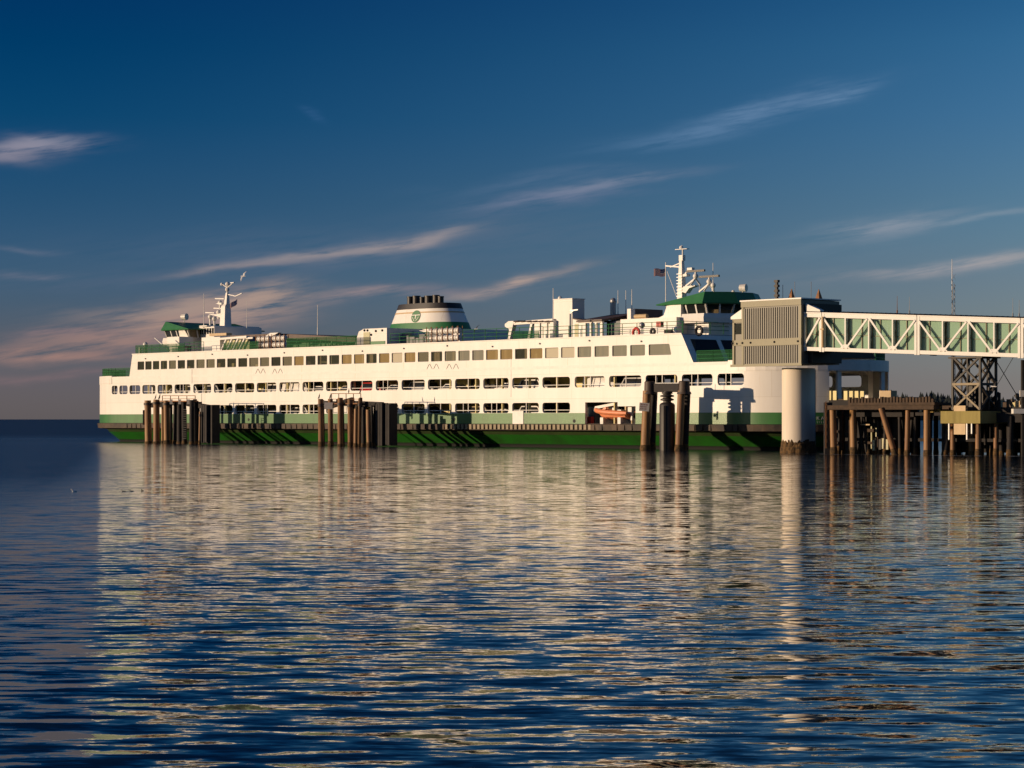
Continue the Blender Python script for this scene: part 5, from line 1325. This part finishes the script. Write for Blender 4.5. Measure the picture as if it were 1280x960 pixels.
# fence of upright timbers along the landing deck
for k, px in enumerate(range(1060, 1166, 4)):
    h = random.uniform(495.5, 498.5)
    slab('fence_post', M['fence'], px, px + 2.6, h, 503.4, .0 + (k % 3) * .05, .35)
slab('fence_rail', M['fence'], 1060, 1166, 499, 500, .4, .5)
# small frames and gauges low between the piles
for px, py in ((1083.5, 535), (1089, 533), (1095, 535)): slab('gauge_post', M['olive'], px - .6, px + .6, py, 561, 2.2, 2.4)
slab('cross_beam', M['fence'], 1072, 1093, 552, 555, 2.0, 2.3); slab('cross_beam', M['fence'], 1077, 1092, 536, 540, 2.0, 2.3); slab('gauge_post', M['fence'], 1080, 1083, 527, 548, 2.45, 2.7)
slab('bollard_rail', M['tan'], 1072, 1087, 530, 531.6, 1.9, 2.0)
for px, py, m in ((1092, 550, 'olive'), (1096, 546, 'fence'), (1100, 549, 'darksteel'), (1104, 548, 'olive'), (1109, 549, 'olive')): slab('float_drum', M[m], px - 1.6, px + 1.2, py, py + 13, 1.5, 1.9)

# golden sunlit slats of the transfer-span parapet
spanr = empty('transfer_span', 'vehicle ramp with a sunlit slatted parapet leading to the ferry bow', 'ramp', SA, SHIP_RZ)
ZD = 4.35
mb = MB(); mb.box(SR + 10.8, SR + 40, 4.2, 15.8, ZD - .7, ZD - .15); mb.build('roadway', M['fence'], spanr)
def on_t(px, t): return SP(px, t)
tt = 4.4
xs = [on_t(1020, tt) + k * .66 for k in range(34)]
mb = MB()
k = 0
xa_, xb_ = SP(1021, tt), SP(1086, tt)
for x in [xa_ + i * .62 for i in range(int((xb_ - xa_) / .62))]:
    if k % 7 != 4:
        h = 1.0 - .010 * k; mb = MB(); mb.box(x, x + .4, tt, tt + .12, ZD - .15, ZD + h); mb.build('parapet_slat', M['yellow'] if False else M['cream'], spanr)
    k += 1
mb = MB(); mb.box(xa_, xb_ + .5, tt + .14, tt + .24, ZD - .05, ZD + .25); mb.build('parapet_rail', M['fence'], spanr)

# things standing on the landing
def board(name, label, cat, m, p0, p1, y0, y1, d, th=.3, post=None, group=None):
    xa, xb = GX(p0, d), GX(p1, d); z1 = dpt((p0 + p1) / 2, y0, d).z; z0 = dpt((p0 + p1) / 2, y1, d).z
    r = empty(name, label, cat, G0 + E2 * d + E1 * xa, GA, group)
    mb = MB(); mb.box(0, xb - xa, 0, th, z0, z1); mb.build('panel', M[m], r)
    if post:
        zp = dpt((p0 + p1) / 2, post, d).z
        for q in (.08, .92): mb = MB(); mb.box((xb - xa) * q - .07, (xb - xa) * q + .07, .02, .16, zp, z1 + .05); mb.build('post', M['fence'], r)
    return r
board('timber_crate', 'orange-brown wooden box lit by the sun on the timber landing', 'box', 'tan', 1099.5, 1113.5, 488.3, 500.3, .5, 1.0, 503.5)
board('barrier_panel', 'faded yellow barrier panel at the gap between landing and tower', 'barrier', 'yellow', 1156, 1169.5, 503.2, 515.5, .9, .2, 519)
board('barrier_panel', 'narrow ochre barrier panel next to the lattice tower foot', 'barrier', 'yellow', 1170.5, 1176, 503.2, 515, .9, .2, 519)
slab('deck', M['blackpile'], 1144, 1188, 515.5, 519.5, .5, 5)
for i, (p0, p1, y0, m) in enumerate(((1178.5, 1180.3, 504, 'tan'), (1181.5, 1183, 505, 'yellow'))): pass
lab = ['tan equipment cabinet on the dark deck right of the lattice tower', 'dark red locker among the gear right of the lattice tower', 'cream capstan housing near the right edge of the pier deck', 'grey winch drum housing at the right edge of the pier deck', 'narrow tan post box just right of the lattice tower']
for i, (p0, p1, y0, m) in enumerate(((1268.5, 1275, 501, 'tan'), (1258, 1265, 499, 'red' if False else 'cap'), (1265.5, 1269, 503, 'cream'), (1275.5, 1284, 506, 'steel'), (1246, 1248.5, 500, 'tan'))):
    board('deck_cabinet', lab[i], 'cabinet', m, p0, p1, y0, 512, 2.6, .7)
mb_r = empty('deck_derrick', 'dark slanted derrick arm with stays right of the lattice tower', 'derrick')
mb = MB(); mb.bar(dpt(1229, 513, 2.6), dpt(1249, 491, 2.6), .22); mb.bar(dpt(1249, 491, 2.6), dpt(1249, 511, 2.6), .2); mb.build('arm', M['darksteel'], mb_r)
mb = MB(); mb.bar(dpt(1270, 493, 2.8), dpt(1279, 505, 2.8), .3); mb.build('stub_arm', M['darksteel'], mb_r)
mb = MB(); mb.tube(dpt(1242, 446, 1.2), dpt(1271, 494, 2.7), .03, n=6); mb.tube(dpt(1267, 446, 1.2), dpt(1240, 492, 2.7), .022, n=6); mb.build('stay_wire', M['darksteel'], mb_r)
lp = empty('walkway_post', 'dark steel support post at the right edge under the walkway', 'post')
a = dpt(1281, 566, 1.3); mb = MB(); mb.bar((a.x, a.y, -.5), (a.x, a.y, dpt(1281, 450, 1.3).z), .5); mb.build('shaft', M['darksteel'], lp)
mb = MB(); b = dpt(1279, 488, 1.0); mb.box(b.x - .3, b.x + .5, b.y - .3, b.y - .1, dpt(1279, 496, 1.0).z, dpt(1279, 488, 1.0).z); mb.build('notice_plate', M['signwhite'], lp)
mb = MB(); mb.box(b.x - .8, b.x + .8, b.y - .3, b.y + .5, dpt(1276, 517, 1).z, dpt(1276, 511, 1).z); mb.build('bracket', M['truss'], lp)
# radio mast far behind the walkway, on the landing
rm = empty('radio_mast', 'slender lattice radio mast rising behind the covered walkway', 'radio mast')
Y = 230.0; x = WX(1191.5, Y); mb = MB()
for (dx, dy) in ((-.2, -.12), (.2, -.12), (0, .22)): mb.tube((x + dx, Y + dy, 2.4), (x + dx * .6, Y + dy * .6, WZ(355, Y)), .035, n=6)
for k in range(26):
    z0, z1 = 2.6 + k * .56, 2.6 + (k + 1) * .56
    sgn = 1 if k % 2 else -1; mb.tube((x - .2 * sgn, Y - .12, z0), (x + .2 * sgn, Y - .12, z1), .018, n=4); mb.tube((x + .2 * sgn, Y - .12, z0), (x, Y + .22, z1), .018, n=4)
mb.build('lattice', M['steel'], rm)
mb = MB(); mb.tube((x - .12, Y, WZ(362, Y)), (x - .12, Y, WZ(324, Y)), .05, .025, 6); mb.build('aerial', M['white2'], rm)
mb = MB(); mb.box(x - .8, x + .8, Y - .8, Y + .8, -1, 2.6); mb.build('plinth', M['blackpile'], rm)
for px, py, lb in ((1121.5, 370, 'thin rusty whip aerial on the walkway roof above its first long span'), (1136.8, 371, 'thin grey whip aerial on the walkway roof near the joint of the spans'), (1266, 373, 'thin whip aerial on the walkway roof right of the lattice radio mast'), (1274, 375, 'thin whip aerial on the walkway roof at the right edge of the photo')):
    x = GX(px, GW); q = G0 + E2 * GW + E1 * x; zb_a = ztop(x) + .1
    r = empty('pole_aerial', lb, 'aerial', (q.x, q.y, zb_a), group='thin aerials on the walkway roof'); h = WZ(py, q.y) - zb_a
    mb = MB(); mb.tube((0, 0, 0), (0, 0, .25), .06, n=8); mb.tube((0, 0, .25), (0, 0, h), .028, .014, 6); mb.build('rod', M['rust'] if px < 1130 else M['steel'], r)

# signs on the dolphins
def sign(label, px0, px1, py0, py1, t, m='signwhite', tilt=0.0):
    a, b = tp(px0, py0, t), tp(px1, py1, t); r = empty('sign', label, 'sign', (a + b) / 2, 0, 'notice boards on the pile clusters')
    w, h = (b.x - a.x) / 2, (a.z - b.z) / 2
    mb = MB(); mb.box(-w, w, -.03, .03, -h, h); mb.M = None; o = mb.build('board', M[m], r); r.rotation_euler = (0, tilt, 0); return r, w, h
sg, w, h = sign('pink-white notice board with faint writing on the left capped pile', 798.7, 812, 503.5, 514, -5.75, tilt=R(4))
mb = MB()
for row in range(3):                                   # weathered writing, too faint to read
    x = -w * .8
    while x < w * .5:
        l = random.uniform(.06, .16); zz = h * .55 - row * h * .5; mb.box(x, x + l, -.036, -.031, zz - .05, zz + .05); x += l + .05
mb.build('faded_lettering', mat('faded_ink', (0.42, 0.24, 0.20), 0.7), sg)
mb = MB(); mb.box(-w * .1, w * .1, .031, .4, -.15, .15); mb.build('bracket', M['darksteel'], sg)
sg2, w, h = sign('plain cream notice board on the second timber pile of the middle cluster', 406, 415.3, 503, 511.5, -7.4)
mb = MB(); mb.box(-.1, .1, .031, .3, -.12, .12); mb.build('bracket', M['darksteel'], sg2)

# foam where the swell breaks on the pier feet
fo = bpy.data.materials.new('sea_foam'); fo.use_nodes = True; fb = fo.node_tree.nodes['Principled BSDF']; fb.inputs['Base Color'].default_value = (.62, .62, .62, 1); fb.inputs['Roughness'].default_value = .9
mb = MB(); rf = random.Random(11)
def foam_patch(c, l, w, ang):
    n = 9; e = Vector((math.cos(ang), math.sin(ang), 0)); q = Vector((-e.y, e.x, 0)); pts = []
    for i in range(n):
        a = 2 * math.pi * i / n; k = rf.uniform(.55, 1.1); pts.append(c + e * (math.cos(a) * l * k) + q * (math.sin(a) * w * k))
    mb.add(pts, [tuple(range(n))])
for i in range(70):
    px = rf.uniform(1024, 1290); c = dpt(px, 524, rf.uniform(-2.2, .2)); c.z = .012; foam_patch(c, rf.uniform(.1, .55), rf.uniform(.05, .2), GA + rf.uniform(-.3, .3))
for i in range(26):
    a = rf.uniform(math.pi, 2 * math.pi); c = pc + Vector((math.cos(a) * rf.uniform(1.4, 2.1), math.sin(a) * rf.uniform(1.4, 2.2), .012)); foam_patch(c, rf.uniform(.08, .35), rf.uniform(.05, .12), 0)
tag(mb.build('foam', fo), kind='stuff')

# ------------------------------------------------------------------ vehicles on the car decks
PAINT = {}
def paint(name, c):
    if name not in PAINT: PAINT[name] = mat('car_paint_' + name, c, 0.25)
    return PAINT[name]
def make_car(kind, pname, col):
    r = empty('parked_car' if kind != 'van' else 'parked_van', '', 'car' if kind != 'van' else 'van')
    pm = paint(pname, col)
    if kind == 'van':
        L, Wd, prof = 5.6, 2.0, [(-2.8, .35), (2.7, .35), (2.8, .8), (2.6, 1.15), (1.9, 1.3), (1.35, 2.1), (1.0, 2.25), (-2.7, 2.25), (-2.8, 2.1)]
        win = [(1.0, 1.35), (1.75, 1.35), (1.25, 2.0), (1.0, 2.0)]
    elif kind == 'suv':
        L, Wd, prof = 4.7, 1.85, [(-2.3, .4), (2.3, .4), (2.35, .8), (2.1, 1.0), (1.2, 1.12), (.6, 1.68), (.3, 1.75), (-1.9, 1.74), (-2.2, 1.15), (-2.35, .9)]
        win = [(-2.0, 1.15), (1.0, 1.15), (.5, 1.62), (-1.8, 1.65)]
    else:
        L, Wd, prof = 4.5, 1.75, [(-2.2, .35), (2.2, .35), (2.25, .7), (1.9, .88), (1.0, .97), (.35, 1.38), (.0, 1.45), (-.9, 1.44), (-1.5, 1.0), (-2.15, .95), (-2.25, .7)]
        win = [(-1.35, 1.0), (.85, 1.0), (.3, 1.34), (-.85, 1.37)]
    h = Wd / 2; mb = MB(); mid = prof
    inn = [(x * .99, z if z < 1.0 else z) for x, z in prof]
    ring = lambda q: [(x, q * (h if z < 1.05 else h - (z - 1.0) * .28), z) for x, z in prof]
    mb.loft([[(x * .97, y * 1.0, z) for x, y, z in ring(-1)], ring(-.96), ring(.96), [(x * .97, y, z) for x, y, z in ring(1)]])
    body = mb.build('body', pm, r, True)
    for sgn in (-1, 1):
        g = MB(); f = lambda x, z: (x, sgn * ((h if z < 1.05 else h - (z - 1.0) * .28) + .012), z); g.add([f(*p) for p in win], [tuple(range(len(win)))]); g.build('side_window', M['carglass'], r)
    g = MB(); zt = max(z for x, z in prof)
    a, b = {'van': ((1.92, 1.32), (1.37, 2.08)), 'suv': ((1.17, 1.16), (.64, 1.66)), 'sedan': ((.97, 1.0), (.38, 1.37))}[kind]
    g.quad((a[0] + .03, -h * .8, a[1]), (a[0] + .03, h * .8, a[1]), (b[0] + .03, h * .72, b[1]), (b[0] + .03, -h * .72, b[1])); g.build('windscreen', M['carglass'], r)
    for x in (-L * .31, L * .31):
        for sgn in (-1, 1):
            w = MB(); w.tube((x, sgn * (h - .2), .33), (x, sgn * (h + .02), .33), .33, n=14); w.build('wheel', M['tyre'], r, True)
    return r
protos = {}
def put_car(kind, pname, col, s, t, z, label):
    r = make_car(kind, pname, col) if (kind, pname) not in protos else None
    if r is None:
        src = protos[(kind, pname)]; r = src.copy(); COL.objects.link(r)
        for ch in list(src.children):
            c = ch.copy(); COL.objects.link(c); c.parent = r
    else: protos[(kind, pname)] = r
    r.location = ship_to_world(s, t, z); r.rotation_euler = (0, 0, SHIP_RZ)
    r['label'] = label; r['group'] = 'vehicles on the ferry car decks'
    return r
WHITEC, SILV, DARKC, REDC, BLUEC, TANC = (.75, .74, .72), (.5, .5, .5), (.03, .03, .035), (.45, .03, .03), (.05, .09, .2), (.4, .33, .22)
paintc = {'white': WHITEC, 'silver': SILV, 'black': DARKC, 'red': REDC, 'blue': BLUEC, 'tan': TANC}
ordn = ['first', 'second', 'third', 'fourth', 'fifth', 'sixth', 'seventh', 'eighth', 'ninth', 'tenth', 'eleventh', 'twelfth', 'thirteenth', 'fourteenth', 'fifteenth', 'sixteenth', 'seventeenth', 'eighteenth', 'nineteenth', 'twentieth', 'twenty-first', 'twenty-second', 'twenty-third']
kinds = [('sedan', 'silver'), ('suv', 'white'), ('suv', 'silver'), ('sedan', 'white'), ('sedan', 'black'), ('suv', 'white'), ('van', 'white'), ('sedan', 'white'), ('sedan', 'tan'), ('suv', 'red'), ('sedan', 'silver'), ('suv', 'silver'), ('sedan', 'white'), ('suv', 'blue'), ('sedan', 'white'), ('suv', 'white'), ('sedan', 'black'), ('van', 'white'), ('suv', 'silver')]
for i, (k, c) in enumerate(kinds):
    u = ups[4 + i]; s = (u[0] + u[1]) / 2 + .5 + random.uniform(-.5, .5)
    if i in (4, 16, 13): continue
    put_car(k, c, paintc[c], s, 1.75, 5.0, '%s %s behind the %s upper-deck opening from the stern end' % (c, k, ordn[4 + i]))
kinds2 = [('suv', 'silver'), ('sedan', 'white'), ('suv', 'white'), ('sedan', 'silver'), ('van', 'white'), ('sedan', 'white'), ('suv', 'silver'), ('suv', 'black'), ('sedan', 'white'), ('suv', 'tan'), ('sedan', 'silver'), ('suv', 'white')]
for i, (k, c) in enumerate(kinds2):
    if i in (3, 8): continue
    u = lows[i + 1] if i + 1 < len(lows) else lows[-1]; s = (u[0] + u[1]) / 2 + random.uniform(-.4, .6)
    put_car(k, c, paintc[c], s, 2.2, Z_MAIN + .03, '%s %s behind the %s lower-deck opening from the stern end' % (c, k, ordn[i + 1]))

# ------------------------------------------------------------------ rescue boat in its bay
bs0, bs1 = SP(744.5, .5), SP(788, .5); bm = (bs0 + bs1) / 2; bl = bs1 - bs0
boat = empty('rescue_boat', 'orange inflatable rescue boat hung in the dark bay of the ferry side', 'rescue boat', ship_to_world(bm, .75, Z_MAIN), SHIP_RZ)
path = []
for k in range(25):                                   # tube runs bow to stern, bow up
    q = -1 + 2 * k / 24
    path.append(q)
mb = MB(); tubes = []
def tube_path(pts, r, n=10):
    rings = []
    for i, p in enumerate(pts):
        d = (Vector(pts[min(i + 1, len(pts) - 1)]) - Vector(pts[max(i - 1, 0)])).normalized(); e1 = d.cross(Vector((0, 0, 1))).normalized(); e2 = e1.cross(d)
        rr = r[i] if isinstance(r, list) else r
        rings.append([Vector(p) + (e1 * math.cos(2 * math.pi * j / n) + e2 * math.sin(2 * math.pi * j / n)) * rr for j in range(n)])
    return rings
P = []
for k in range(29):
    a = -1 + 2 * k / 28.0; x = -bl / 2 + bl * abs(a) ** 1.6 * 1.0; y = .72 * (1 if a > 0 else -1) * min(1, abs(a) * 2.2) ** .7
    P.append((x, y, 1.02 + .36 * (1 - abs(a)) ** 1.5))
mb.loft(tube_path(P, [.24 - .08 * max(0, abs(-1 + 2 * k / 28.0) - .85) / .15 for k in range(29)])); mb.build('inflatable_tube', M['orange'], boat, True)
mb = MB(); secs = []
for x, w, zk, zs in ((-bl / 2 + .15, .06, 1.05, 1.3), (-bl / 2 + .7, .4, .62, 1.1), (-bl / 2 + 1.5, .62, .45, 1.0), (bl * .15, .68, .42, .95), (bl / 2 - .4, .66, .44, .95)):
    secs.append([(x, -w, zs), (x, -w * .8, zk + .22), (x, 0, zk), (x, w * .8, zk + .22), (x, w, zs)])
mb.loft(secs); mb.build('hull', M['orange'], boat, True)
mb = MB(); mb.box(-.1, .4, -.25, .25, .9, 1.55); mb.box(.6, 1.1, -.25, .25, .9, 1.35); mb.build('console', M['raft'], boat)
mb = MB(); mb.box(bl / 2 - .4, bl / 2 + .1, -.2, .2, 1.0, 1.75); mb.box(bl / 2 - .15, bl / 2 + .05, -.08, .08, .35, 1.0); mb.build('engine', M['raft'], boat)
mb = MB(); a = math.radians(70); mb.bar((-.9, 0, .9), (-.9, 0, 1.75), .07); mb.bar((-1.3, -.5, 1.2), (-.7, -.4, 1.55), .25, .2); mb.build('seat_frame', M['orange'], boat)
for x in (-bl * .22, bl * .28): mb = MB(); mb.box(x - .08, x + .08, -.7, .7, 0, .5); mb.box(x - .2, x + .2, -.74, -.5, .0, .62); mb.build('chock', M['raft'], boat)
# its davit and the gear in the bay belong to the ferry
mb = MB(); a = SP(745, .6); b = SP(770.5, .6); mb.bar((a, .6, ZP(745, 509.7, .6)), (b, .6, ZP(770, 504.7, .6)), .3, .26); mb.bar((a, .6, ZP(745, 509.7, .6)), (a - .5, .9, ZP(744, 514, .6)), .2); mb.bar((b - .2, .6, ZP(770, 504.7, .6)), (b - .2, 1.5, Z_MAIN), .25); mb.build('davit', M['white2'], ferry)
mb = MB(); a = SP(735.5, 1.4); mb.box(a, a + .9, 1.4, 2.2, Z_MAIN, 4.0); mb.build('davit_cabinet', M['steel'], ferry)
mb = MB(); a = SP(737, .9); mb.box(a, a + .5, .6, 1.0, Z_MAIN, Z_MAIN + .7); mb.build('locker', M['red'], ferry)
mb = MB(); a = SP(733, 3.2); b = SP(795, 3.2); mb.box(a - 1, b + 2, 3.6, 3.7, Z_MAIN, 4.8); mb.build('bay_wall', M['dark'], ferry)
for px in (782.5, 790): mb = MB(); a = SP(px, 1.0); mb.box(a - .07, a + .1, .9, 1.1, Z_MAIN, 4.02); mb.build('bay_post', M['tan'], ferry)
mb = MB(); a, b = SP(643, -.05), SP(654.5, -.05)
mb.box(SP(640.8, -.05), SP(654.2, -.05), -.07, -.03, ZP(647, 530, 0), ZP(647, 513.7, 0)); mb.build('side_door', M['white2'], ferry)
mb = MB()
for px, py in ((311, 524.5), (568, 524.2), (718, 526.3)): mb.tube((SP(px), -.05, ZP(px, py)), (SP(px), .02, ZP(px, py)), .17, n=12)
mb.build('hawse_hole', M['dark'], ferry)
def chevrons(px, py, n, gap, zs=.55):
    for k in range(n):
        s = SP(px + k * gap); z = ZP(px, py); mb = MB()
        for sg in (-1, 1): mb.hexa([(s + sg * .42, -.03, z - zs), (s + sg * .47, -.03, z - zs), (s + sg * .47, .0, z - zs), (s + sg * .42, .0, z - zs)], [(s + sg * .02, -.03, z), (s + sg * .07, -.03, z), (s + sg * .07, .0, z), (s + sg * .02, .0, z)])
        mb.build('draught_mark', M['grey'], ferry)
chevrons(322.5, 461, 2, 6.5); chevrons(343.5, 461, 2, 7); chevrons(537, 455, 2, 8.5); chevrons(561.5, 455, 2, 8.5)

# ------------------------------------------------------------------ flags
def flag(label, top, ln, ht, droop, rz):
    r = empty('flag', label, 'flag', top, rz, 'flags on the ferry masts')
    mats = [M['red'], M['white2'], M['blue']]
    def fp(u, v):
        w = math.sin(u * 5.2 + .4) * .10 * ht * (u * .8 + .3)
        return (-u * ln, w, -v * ht - droop * u * ht - .08 * math.sin(u * 6) * ht)
    mb = MB()
    for st in range(13):
        for k in range(14):
            u0, u1 = k / 14, (k + 1) / 14; v0, v1 = st / 13, (st + 1) / 13
            mb.m(2 if (u1 <= .43 and st < 7) else (0 if st % 2 == 0 else 1)); mb.quad(fp(u0, v0), fp(u1, v0), fp(u1, v1), fp(u0, v1))
    # white stars of the canton as a small dotted field
    mb.m(1)
    for a in range(5):
        for b in range(4):
            u, v = .05 + a * .08, .06 + b * .125; p = Vector(fp(u, v)) + Vector((0, -.012, 0)); d = ht * .018
            mb.quad(p + Vector((-d, 0, -d)), p + Vector((d, 0, -d)), p + Vector((d, 0, d)), p + Vector((-d, 0, d)))
    o = mb.build('cloth', mats, r); so = o.modifiers.new('thickness', 'SOLIDIFY'); so.thickness = .012
    return r
f1 = tp(831.8, 335.5, 8.0); flag('flag of red and white stripes flying from the near wheelhouse mast', f1, 1.15, .72, .12, R(6))
f2 = tp(296.5, 373.5, 9.0); flag('flag with dark blue canton drooping from the far wheelhouse mast', f2, .85, .62, 1.0, R(4))

# ------------------------------------------------------------------ birds
def make_bird(m, label, cat, size, pose, tail=None):
    r = empty('bird', label, cat)
    mb = MB(); S = size
    if pose == 'perch':       # upright cormorant
        secs = [(0, 0, .0, .05), (.0, 0, .10, .09), (-.01, 0, .22, .11), (.03, 0, .36, .085), (.06, 0, .46, .04), (.06, 0, .54, .035), (.09, 0, .60, .045), (.15, 0, .61, .018), (.24, 0, .60, .006)]
        rings = [[(S * (x + q * .8 * math.cos(2 * math.pi * j / 8)), S * (y + q * .8 * math.sin(2 * math.pi * j / 8)), S * (z + .12)) for j in range(8)] for x, y, z, q in secs]
        mb.loft(rings); mb.build('body', m, r, True)
        w = MB(); w.hexa([(S * -.2, S * -.03, S * .02), (S * -.1, S * -.03, S * .02), (S * -.1, S * .03, S * .02), (S * -.2, S * .03, S * .02)], [(S * -.08, S * -.05, S * .3), (S * -.02, S * -.05, S * .3), (S * -.02, S * .05, S * .3), (S * -.08, S * .05, S * .3)]); w.build('tail', m, r)
        l = MB(); 
        for y in (-.04, .04): l = MB(); l.tube((0, S * y, 0), (0, S * y, S * .16), S * .012, n=6); l.build('leg', M['dark'], r)
    elif pose == 'fly':
        secs = [(-.26, 0, .01), (-.18, 0, .05), (-.02, 0, .085), (.12, 0, .07), (.2, .02, .05), (.27, .03, .05), (.32, .02, .02), (.38, .01, .006)]
        rings = [[(S * x, S * q * math.cos(2 * math.pi * j / 8), S * (z + q * .9 * math.sin(2 * math.pi * j / 8))) for j in range(8)] for x, z, q in secs]
        mb.loft(rings); mb.build('body', m, r, True)
        for sg in (-1, 1):
            w = MB(); st = [(.12, .0, .0, .20), (.10, .28, .12, .18), (.02, .55, .10, .13), (-.10, .8, .02, .03)]
            rings = [[(S * (x), S * sg * y, S * z), (S * (x - c * .5), S * sg * y, S * (z + .02)), (S * (x - c), S * sg * y, S * z), (S * (x - c * .5), S * sg * y, S * (z - .008))] for x, y, z, c in st]
            w.loft(rings); w.build('wing', m if tail is None else tail, r)
    else:                     # afloat
        secs = [(-.30, .08, .01), (-.22, .07, .05), (-.05, .04, .10), (.10, .05, .09), (.17, .12, .05), (.19, .20, .045), (.22, .24, .05), (.27, .24, .03), (.34, .23, .008)]
        rings = [[(S * x, S * q * math.cos(2 * math.pi * j / 8), S * (z + q * .8 * math.sin(2 * math.pi * j / 8))) for j in range(8)] for x, z, q in secs]
        mb.loft(rings); mb.build('body', m, r, True)
    return r
def bird(m, label, size, pose, loc, rz, tail=None):
    r = make_bird(M[m], label, 'bird', size, pose, tail and M[tail]); r.location = loc; r.rotation_euler = (R(-45) if pose == 'fly' else 0, 0, rz); return r
bird('feather', 'dark bird perched on the leftmost pile of the middle cluster', .8, 'perch', tp(399, 498.6, -6.8), R(20))
bird('feather', 'dark bird leaning on the second timber pile above the white sign', .8, 'perch', tp(413, 498.5, -6.8), R(-30))
bird('feather', 'dark bird perched mid-way on the catwalk rail of the middle cluster', .75, 'perch', tp(436, 492, -6.5), R(80))
bird('feather', 'dark bird at the right end of the catwalk rail', .75, 'perch', tp(450.5, 492, -6.5), R(15))
bird('feather', 'dark bird hunched on a pile top of the leftmost cluster', .8, 'perch', tp(194.5, 499.3, -7.1), R(10))
bird('feather', 'brown bird next to the hunched one on the leftmost pile cluster', .95, 'perch', tp(199.5, 499.3, -7.1), R(-15))
bird('gullwhite', 'white gull flying above the far wheelhouse mast', .9, 'fly', WP(304.5, 345.3, 205), R(150), 'gullwhite')
bird('gullwhite', 'gull gliding just right of the funnel', .75, 'fly', tp(595.5, 411.3, 3), R(140), 'feather')
bird('gullwhite', 'pale gull flying beside the lattice tower legs', .8, 'fly', WP(1243, 483.3, 178), R(145), 'feather')
bird('gullwhite', 'white and brown seabird floating on the open water left of the reflection', .42, 'float', WP(92.5, 615, F * CAMH / 90.5) * 1.0, R(200))
for i, (px, py, lb) in enumerate(((154.5, 614.3, 'tiny dark bird afloat, leftmost of three on the bright reflection'), (164, 614, 'dark bird afloat between two others on the bright reflection'), (178, 613.5, 'dark bird afloat, rightmost of three on the bright reflection'))):
    Yb = F * CAMH / (py - HOR); bird('feather', lb, .36, 'float', Vector((WX(px, Yb), Yb, -.02)), R(170 + i * 40))

# ------------------------------------------------------------------ far shore
mb = MB(); rnd = random.Random(5); Yf = 5200
x0, x1 = WX(1060, Yf), WX(1900, Yf); n = 180
pts = []
for i in range(n + 1):
    k = i / n; pts.append((x0 + (x1 - x0) * k, 38 + 12 * math.sin(k * 5.5 + .6) + 5 * math.sin(k * 17)))
for i in range(n):
    (xa, ha), (xb, hb) = pts[i], pts[i + 1]
    mb.add([(xa, Yf, -1), (xb, Yf, -1), (xb, Yf + 150, hb), (xa, Yf + 150, ha), (xa, Yf + 700, ha * 1.1), (xb, Yf + 700, hb * 1.1)], [(0, 1, 2, 3), (3, 2, 5, 4)])
M['wood'] = mat('far_forest', (0.045, 0.06, 0.055), 0.9, var=0.3, scale=.02)
tag(mb.build('far_shore_hill', M['wood']), kind='structure')
mb = MB()
for i in range(2600):
    k = rnd.random(); x = x0 + (x1 - x0) * k; j = min(n - 1, int(k * n)); d = rnd.random(); h0 = pts[j][1] * d; y = Yf + 150 * d
    h = rnd.uniform(7, 17); w = h * rnd.uniform(.2, .34)
    mb.add([(x - w, y - w, h0 - 1), (x + w, y - w, h0 - 1), (x + w, y + w, h0 - 1), (x - w, y + w, h0 - 1), (x, y, h0 + h)], [(0, 1, 4), (1, 2, 4), (2, 3, 4), (3, 0, 4)])
tag(mb.build('far_treeline', M['wood']), kind='stuff')
